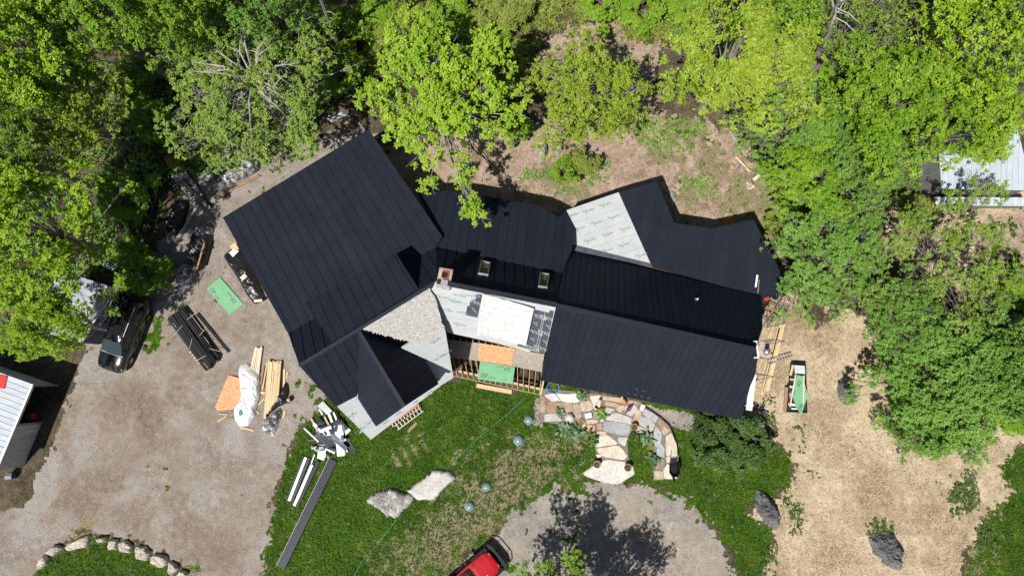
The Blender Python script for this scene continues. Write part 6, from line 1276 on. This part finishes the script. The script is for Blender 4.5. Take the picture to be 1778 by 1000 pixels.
# ------------------------------------------------------------------ cars
def loft(secs):
    """secs: list of (x, [(y,z)...] half profile, bottom to top centre)"""
    mb = MB(); m = len(secs[0][1]); full = 2 * m
    for x, pr in secs:
        for y, z in pr: mb.v.append(Vector((x, y, z)))
        for y, z in reversed(pr): mb.v.append(Vector((x, -y, z)))
    for i in range(len(secs) - 1):
        for k in range(full):
            j = (k + 1) % full; a = i * full; mb.f.append((a + k, a + j, a + full + j, a + full + k))
    mb.f.append(tuple(range(full))); mb.f.append(tuple((len(secs) - 1) * full + k for k in reversed(range(full))))
    return mb
def wheel(car, x, y, r, w, rimmat):
    s = 1 if y > 0 else -1; ax = Matrix.Rotation(-s * math.pi / 2, 3, 'X')
    t = MB().lathe((x, y, r), [(r * .62, -w / 2), (r * .92, -w / 2), (r, -w * .3), (r, w * .3), (r * .92, w / 2), (r * .62, w / 2), (r * .6, w * .2)], 22, ax).build('wheel', MT['black'], car, world=False, smooth=False)
    rm = MB().lathe((x, y, r), [(r * .6, w * .25), (r * .62, w * .47), (r * .55, w * .45), (r * .5, w * .3), (.02, w * .28)], 22, ax)
    for k in range(5):
        a = 2 * math.pi * k / 5; p = ax @ Vector((math.cos(a) * r * .08, math.sin(a) * r * .08, w * .44)); q_ = ax @ Vector((math.cos(a) * r * .57, math.sin(a) * r * .57, w * .44)); rm.bar(Vector((x, y, r)) + p, Vector((x, y, r)) + q_, .07, .03, ax @ Vector((0, 0, 1)))
    o = rm.build('rim', rimmat, None, Vector((0, 0, 0)), world=False); o.parent = t
MT['carblack'] = M_plain('black car paint', (.006, .007, .010), .18, 0, .6, .8); MT['carred'] = M_plain('red car paint', (.42, .006, .012), .25, 0, .5, .8)
MT['chrome'] = M_plain('chrome', (.75, .76, .78), .12, 1.0); MT['lamp'] = M_plain('lamp glass', (.55, .58, .6), .1, .3); MT['tail'] = M_plain('tail lamp red', (.45, .01, .01), .15); MT['screen'] = M_plain('windscreen glass', (.03, .045, .05), .05, 0, .8); MT['rim'] = M_plain('alloy', (.4, .4, .42), .3, .8)
def tr_(*p): return [Vector(q_) for q_ in p]
def quadpart(name, pts, mat, car, n=.006):
    pts = tr_(*pts); nn_ = area_n(pts).normalized(); c = sum(pts, Vector()) / len(pts)
    if nn_.dot(c - Vector((c.x * .9, 0, .8))) < 0: nn_ = -nn_
    return MB().prism([p + nn_ * n for p in pts], -nn_ * .02).build(name, mat, car, world=False)
vc = (W(236, 518, 1.0) + W(186, 640, 1.0)) / 2; vd = W(186, 640, 1) - W(236, 518, 1)
van = root('parked_van', (vc.x, vc.y, 0), 'black van parked on the gravel under overhanging boughs', 'van', None, math.atan2(vd.y, vd.x))
def bp(w, zt, zb=.28, bulge=1.0): return [(w * .8, zb), (w * .95, zb + .06), (w * 1.0 * bulge, zb + .3), (w * .995, (zb + zt) / 2 + .1), (w * .96, zt - .08), (w * .88, zt - .01), (w * .4, zt + .025), (0.0, zt + .03)]
loft([(2.66, bp(.55, .62, .36)), (2.6, bp(.78, .78, .3)), (2.42, bp(.93, .88)), (2.0, bp(.99, .98)), (1.45, bp(1.0, 1.08)), (.6, bp(1.0, 1.1)), (-1.6, bp(1.0, 1.1)), (-2.3, bp(.98, 1.1)), (-2.56, bp(.92, 1.08, .34)), (-2.64, bp(.84, .95, .4))]).build('body', MT['carblack'], van, world=False, smooth=True)
def cp(w0, w1, zr): return [(w0, .98), (w0 * .985, 1.1), (w0 + (w1 - w0) * .85, zr - .12), (w1 * .96, zr - .03), (w1 * .5, zr + .02), (0, zr + .03)]
loft([(1.5, cp(.84, .8, 1.15)), (.95, cp(.88, .76, 1.46)), (.5, cp(.9, .74, 1.68)), (.2, cp(.9, .74, 1.73)), (-1.0, cp(.9, .74, 1.76)), (-2.1, cp(.88, .72, 1.73)), (-2.4, cp(.86, .68, 1.55)), (-2.58, cp(.84, .66, 1.15))]).build('cabin', MT['carblack'], van, world=False, smooth=True)
quadpart('windscreen', [(1.42, -.76, 1.21), (1.42, .76, 1.21), (.6, .66, 1.655), (.6, -.66, 1.655)], MT['screen'], van, .035)
MB().bar(Vector((1.47, -.8, 1.17)), Vector((1.47, .8, 1.17)), .1, .03).build('cowl', MT['frame'], van, world=False)
for s in (-1, 1):
    for x0, x1, xt0, xt1 in ((1.15, .35, .6, .3), (.27, -.85, .24, -.82), (-.95, -2.2, -.92, -2.05)): quadpart('side_window', [(x0, s * .9, 1.13), (x1, s * .905, 1.13), (xt1, s * .79, 1.6), (xt0, s * .79, 1.58)], MT['glassdark'], van, .008)
    MB().tube(tr_((.1, s * .64, 1.8), (-1.0, s * .64, 1.83), (-2.05, s * .62, 1.79)), .022, 6).build('roof_rail', MT['alu'], van, world=False)
    MB().tube(tr_((1.05, s * .93, 1.1), (1.05, s * 1.08, 1.15)), .03, 5).build('mirror_arm', MT['black'], van, world=False); MB().prism([Vector((1.12, s * 1.0, 1.26)), Vector((1.12, s * 1.22, 1.26)), Vector((1.0, s * 1.22, 1.26)), Vector((1.0, s * 1.0, 1.26))], (0, 0, -.16)).build('mirror', MT['carblack'], van, world=False)
    for x in (.45, -.75): MB().bar(Vector((x - .1, s * 1.01, .95)), Vector((x + .1, s * 1.01, .95)), .03, .035).build('door_handle', MT['chrome'], van, world=False)
    for x in (1.62, -1.5): wheel(van, x, s * .92, .35, .22, MT['rim'])
    quadpart('headlight', [(2.58, s * .5, .72), (2.46, s * .88, .74), (2.3, s * .92, .88), (2.46, s * .52, .86)], MT['lamp'], van, .02)
    quadpart('tail_light', [(-2.58, s * .7, 1.0), (-2.45, s * .93, 1.0), (-2.45, s * .9, 1.35), (-2.56, s * .7, 1.35)], MT['tail'], van, .03)
    MB().bar(Vector((1.1, s * 1.0, .42)), Vector((-1.05, s * 1.0, .42)), .03, .08).build('side_step', MT['frame'], van, world=False)
MB().bar(Vector((2.66, -.6, .55)), Vector((2.66, .6, .55)), .06, .1).build('grille', MT['chrome'], van, world=False); MB().bar(Vector((-2.66, -.8, .6)), Vector((-2.66, .8, .6)), .1, .16).build('rear_bumper', MT['carblack'], van, world=False)
quadpart('rear_window', [(-2.57, -.66, 1.2), (-2.57, .66, 1.2), (-2.43, .58, 1.52), (-2.43, -.58, 1.52)], MT['glassdark'], van, .02); quadpart('sunroof', [(.15, -.4, 1.775), (.15, .4, 1.775), (-.5, .4, 1.79), (-.5, -.4, 1.79)], MT['glassdark'], van, .012)
for x in (-.2, -1.3): MB().bar(Vector((x, -.64, 1.83)), Vector((x, .64, 1.83)), .05, .03).build('cross_bar', MT['black'], van, world=False)
# red off-roader with a black bumper, half in the picture
jf = W(866, 962, .7); jd = (W(890, 940, .7) - W(860, 967, .7)).normalized(); jc = jf - jd * 2.1
jp = root('red_off_roader', (jc.x, jc.y, 0), 'red off-road car with black bumper and fenders nosing onto the drive', 'car', None, math.atan2(jd.y, jd.x))
def hp(w, zt, zb=.55): return [(w * .95, zb), (w, zb + .15), (w, zt - .12), (w * .94, zt - .03), (w * .6, zt + .01), (0, zt + .03)]
loft([(1.72, hp(.5, .98)), (1.62, hp(.68, 1.03)), (1.4, hp(.78, 1.07)), (.9, hp(.84, 1.1)), (.3, hp(.87, 1.13))]).build('hood', MT['carred'], jp, world=False)
loft([(.4, hp(.86, 1.14, .5)), (-.1, hp(.88, 1.14, .5)), (-2.0, hp(.86, 1.12, .5))]).build('body', MT['carred'], jp, world=False)
loft([(.12, [(.74, 1.12), (.74, 1.16), (.72, 1.18), (0, 1.18)]), (-.3, [(.74, 1.12), (.68, 1.6), (.64, 1.74), (0, 1.76)]), (-1.95, [(.74, 1.12), (.68, 1.6), (.62, 1.74), (0, 1.76)]), (-2.02, [(.74, 1.12), (.7, 1.5), (.62, 1.7), (0, 1.72)])]).build('hardtop', MT['carred'], jp, world=False)
quadpart('windscreen', [(.08, -.64, 1.2), (.08, .64, 1.2), (-.24, .58, 1.66), (-.24, -.58, 1.66)], MT['screen'], jp, .03)
MB().bar(Vector((1.66, -.56, .84)), Vector((1.66, .56, .84)), .05, .34).build('grille', MT['frame'], jp, world=False)
for k in range(7): MB().bar(Vector((1.695, -.3 + k * .1, .7)), Vector((1.695, -.3 + k * .1, .98)), .03, .04, (1, 0, 0)).build('grille_bar', MT['chrome'], jp, world=False)
for s in (-1, 1):
    MB().prism(tr_((1.7, s * .7, .9), (1.72, s * .95, .86), (.55, s * 1.0, .92), (.3, s * 1.0, .74), (.3, s * .82, .78), (.55, s * .8, .94)), (0, 0, -.07)).build('fender', MT['black'], jp, world=False); MB().prism(tr_((-1.1, s * .8, .98), (-1.1, s * .98, .95), (-2.0, s * .98, .95), (-2.0, s * .8, .98)), (0, 0, -.07)).build('fender', MT['black'], jp, world=False)
    for x in (1.15, -1.45): wheel(jp, x, s * .82, .42, .28, MT['steel'])
    MB().lathe(Vector((1.68, s * .43, .86)), [(.1, 0), (.1, .04), (.02, .05)], 14, Matrix.Rotation(math.pi / 2, 3, 'Y')).build('headlight', MT['lamp'], jp, world=False)
    MB().tube(tr_((.1, s * .78, 1.12), (.12, s * 1.02, 1.16)), .025, 5).build('mirror_arm', MT['black'], jp, world=False); MB().prism(tr_((.2, s * .98, 1.26), (.2, s * 1.2, 1.26), (.1, s * 1.2, 1.26), (.1, s * .98, 1.26)), (0, 0, -.16)).build('mirror', MT['black'], jp, world=False)
    MB().bar(Vector((.5, s * .7, 1.14)), Vector((.38, s * .7, 1.14)), .05, .05).build('hood_latch', MT['black'], jp, world=False)
    for x in (0, -.95): quadpart('side_window', [(x - .05, s * .745, 1.2), (x - .8, s * .745, 1.2), (x - .85, s * .69, 1.58), (x - .3, s * .69, 1.58)], MT['glassdark'], jp, .01)
    MB().bar(Vector((.25, s * .9, .45)), Vector((-.95, s * .9, .45)), .12, .06).build('side_step', MT['black'], jp, world=False)
MB().prism(tr_((2.1, -.6, .68), (2.1, .6, .68), (1.95, .95, .68), (1.75, .98, .68), (1.72, -.98, .68), (1.95, -.95, .68)), (0, 0, -.2)).build('front_bumper', MT['black'], jp, world=False)
MB().tube(tr_((1.75, -1.05, .72), (2.0, -1.0, .82), (2.25, -.62, .86), (2.25, .62, .86), (2.0, 1.0, .82), (1.75, 1.05, .72)), .04, 7).build('bumper_bar', MT['black'], jp, world=False); MB().tube(tr_((2.08, -.45, .68), (2.15, -.42, 1.02), (2.15, .42, 1.02), (2.08, .45, .68)), .03, 6).build('guard_hoop', MT['black'], jp, world=False)
MB().bar(Vector((.14, -.5, 1.19)), Vector((.14, .5, 1.19)), .06, .03).build('cowl', MT['black'], jp, world=False); MB().lathe((.75, -.45, 1.12), [(.03, 0), (.03, .04), (.01, .05)], 8).build('washer_nozzle', MT['white'], jp, world=False)
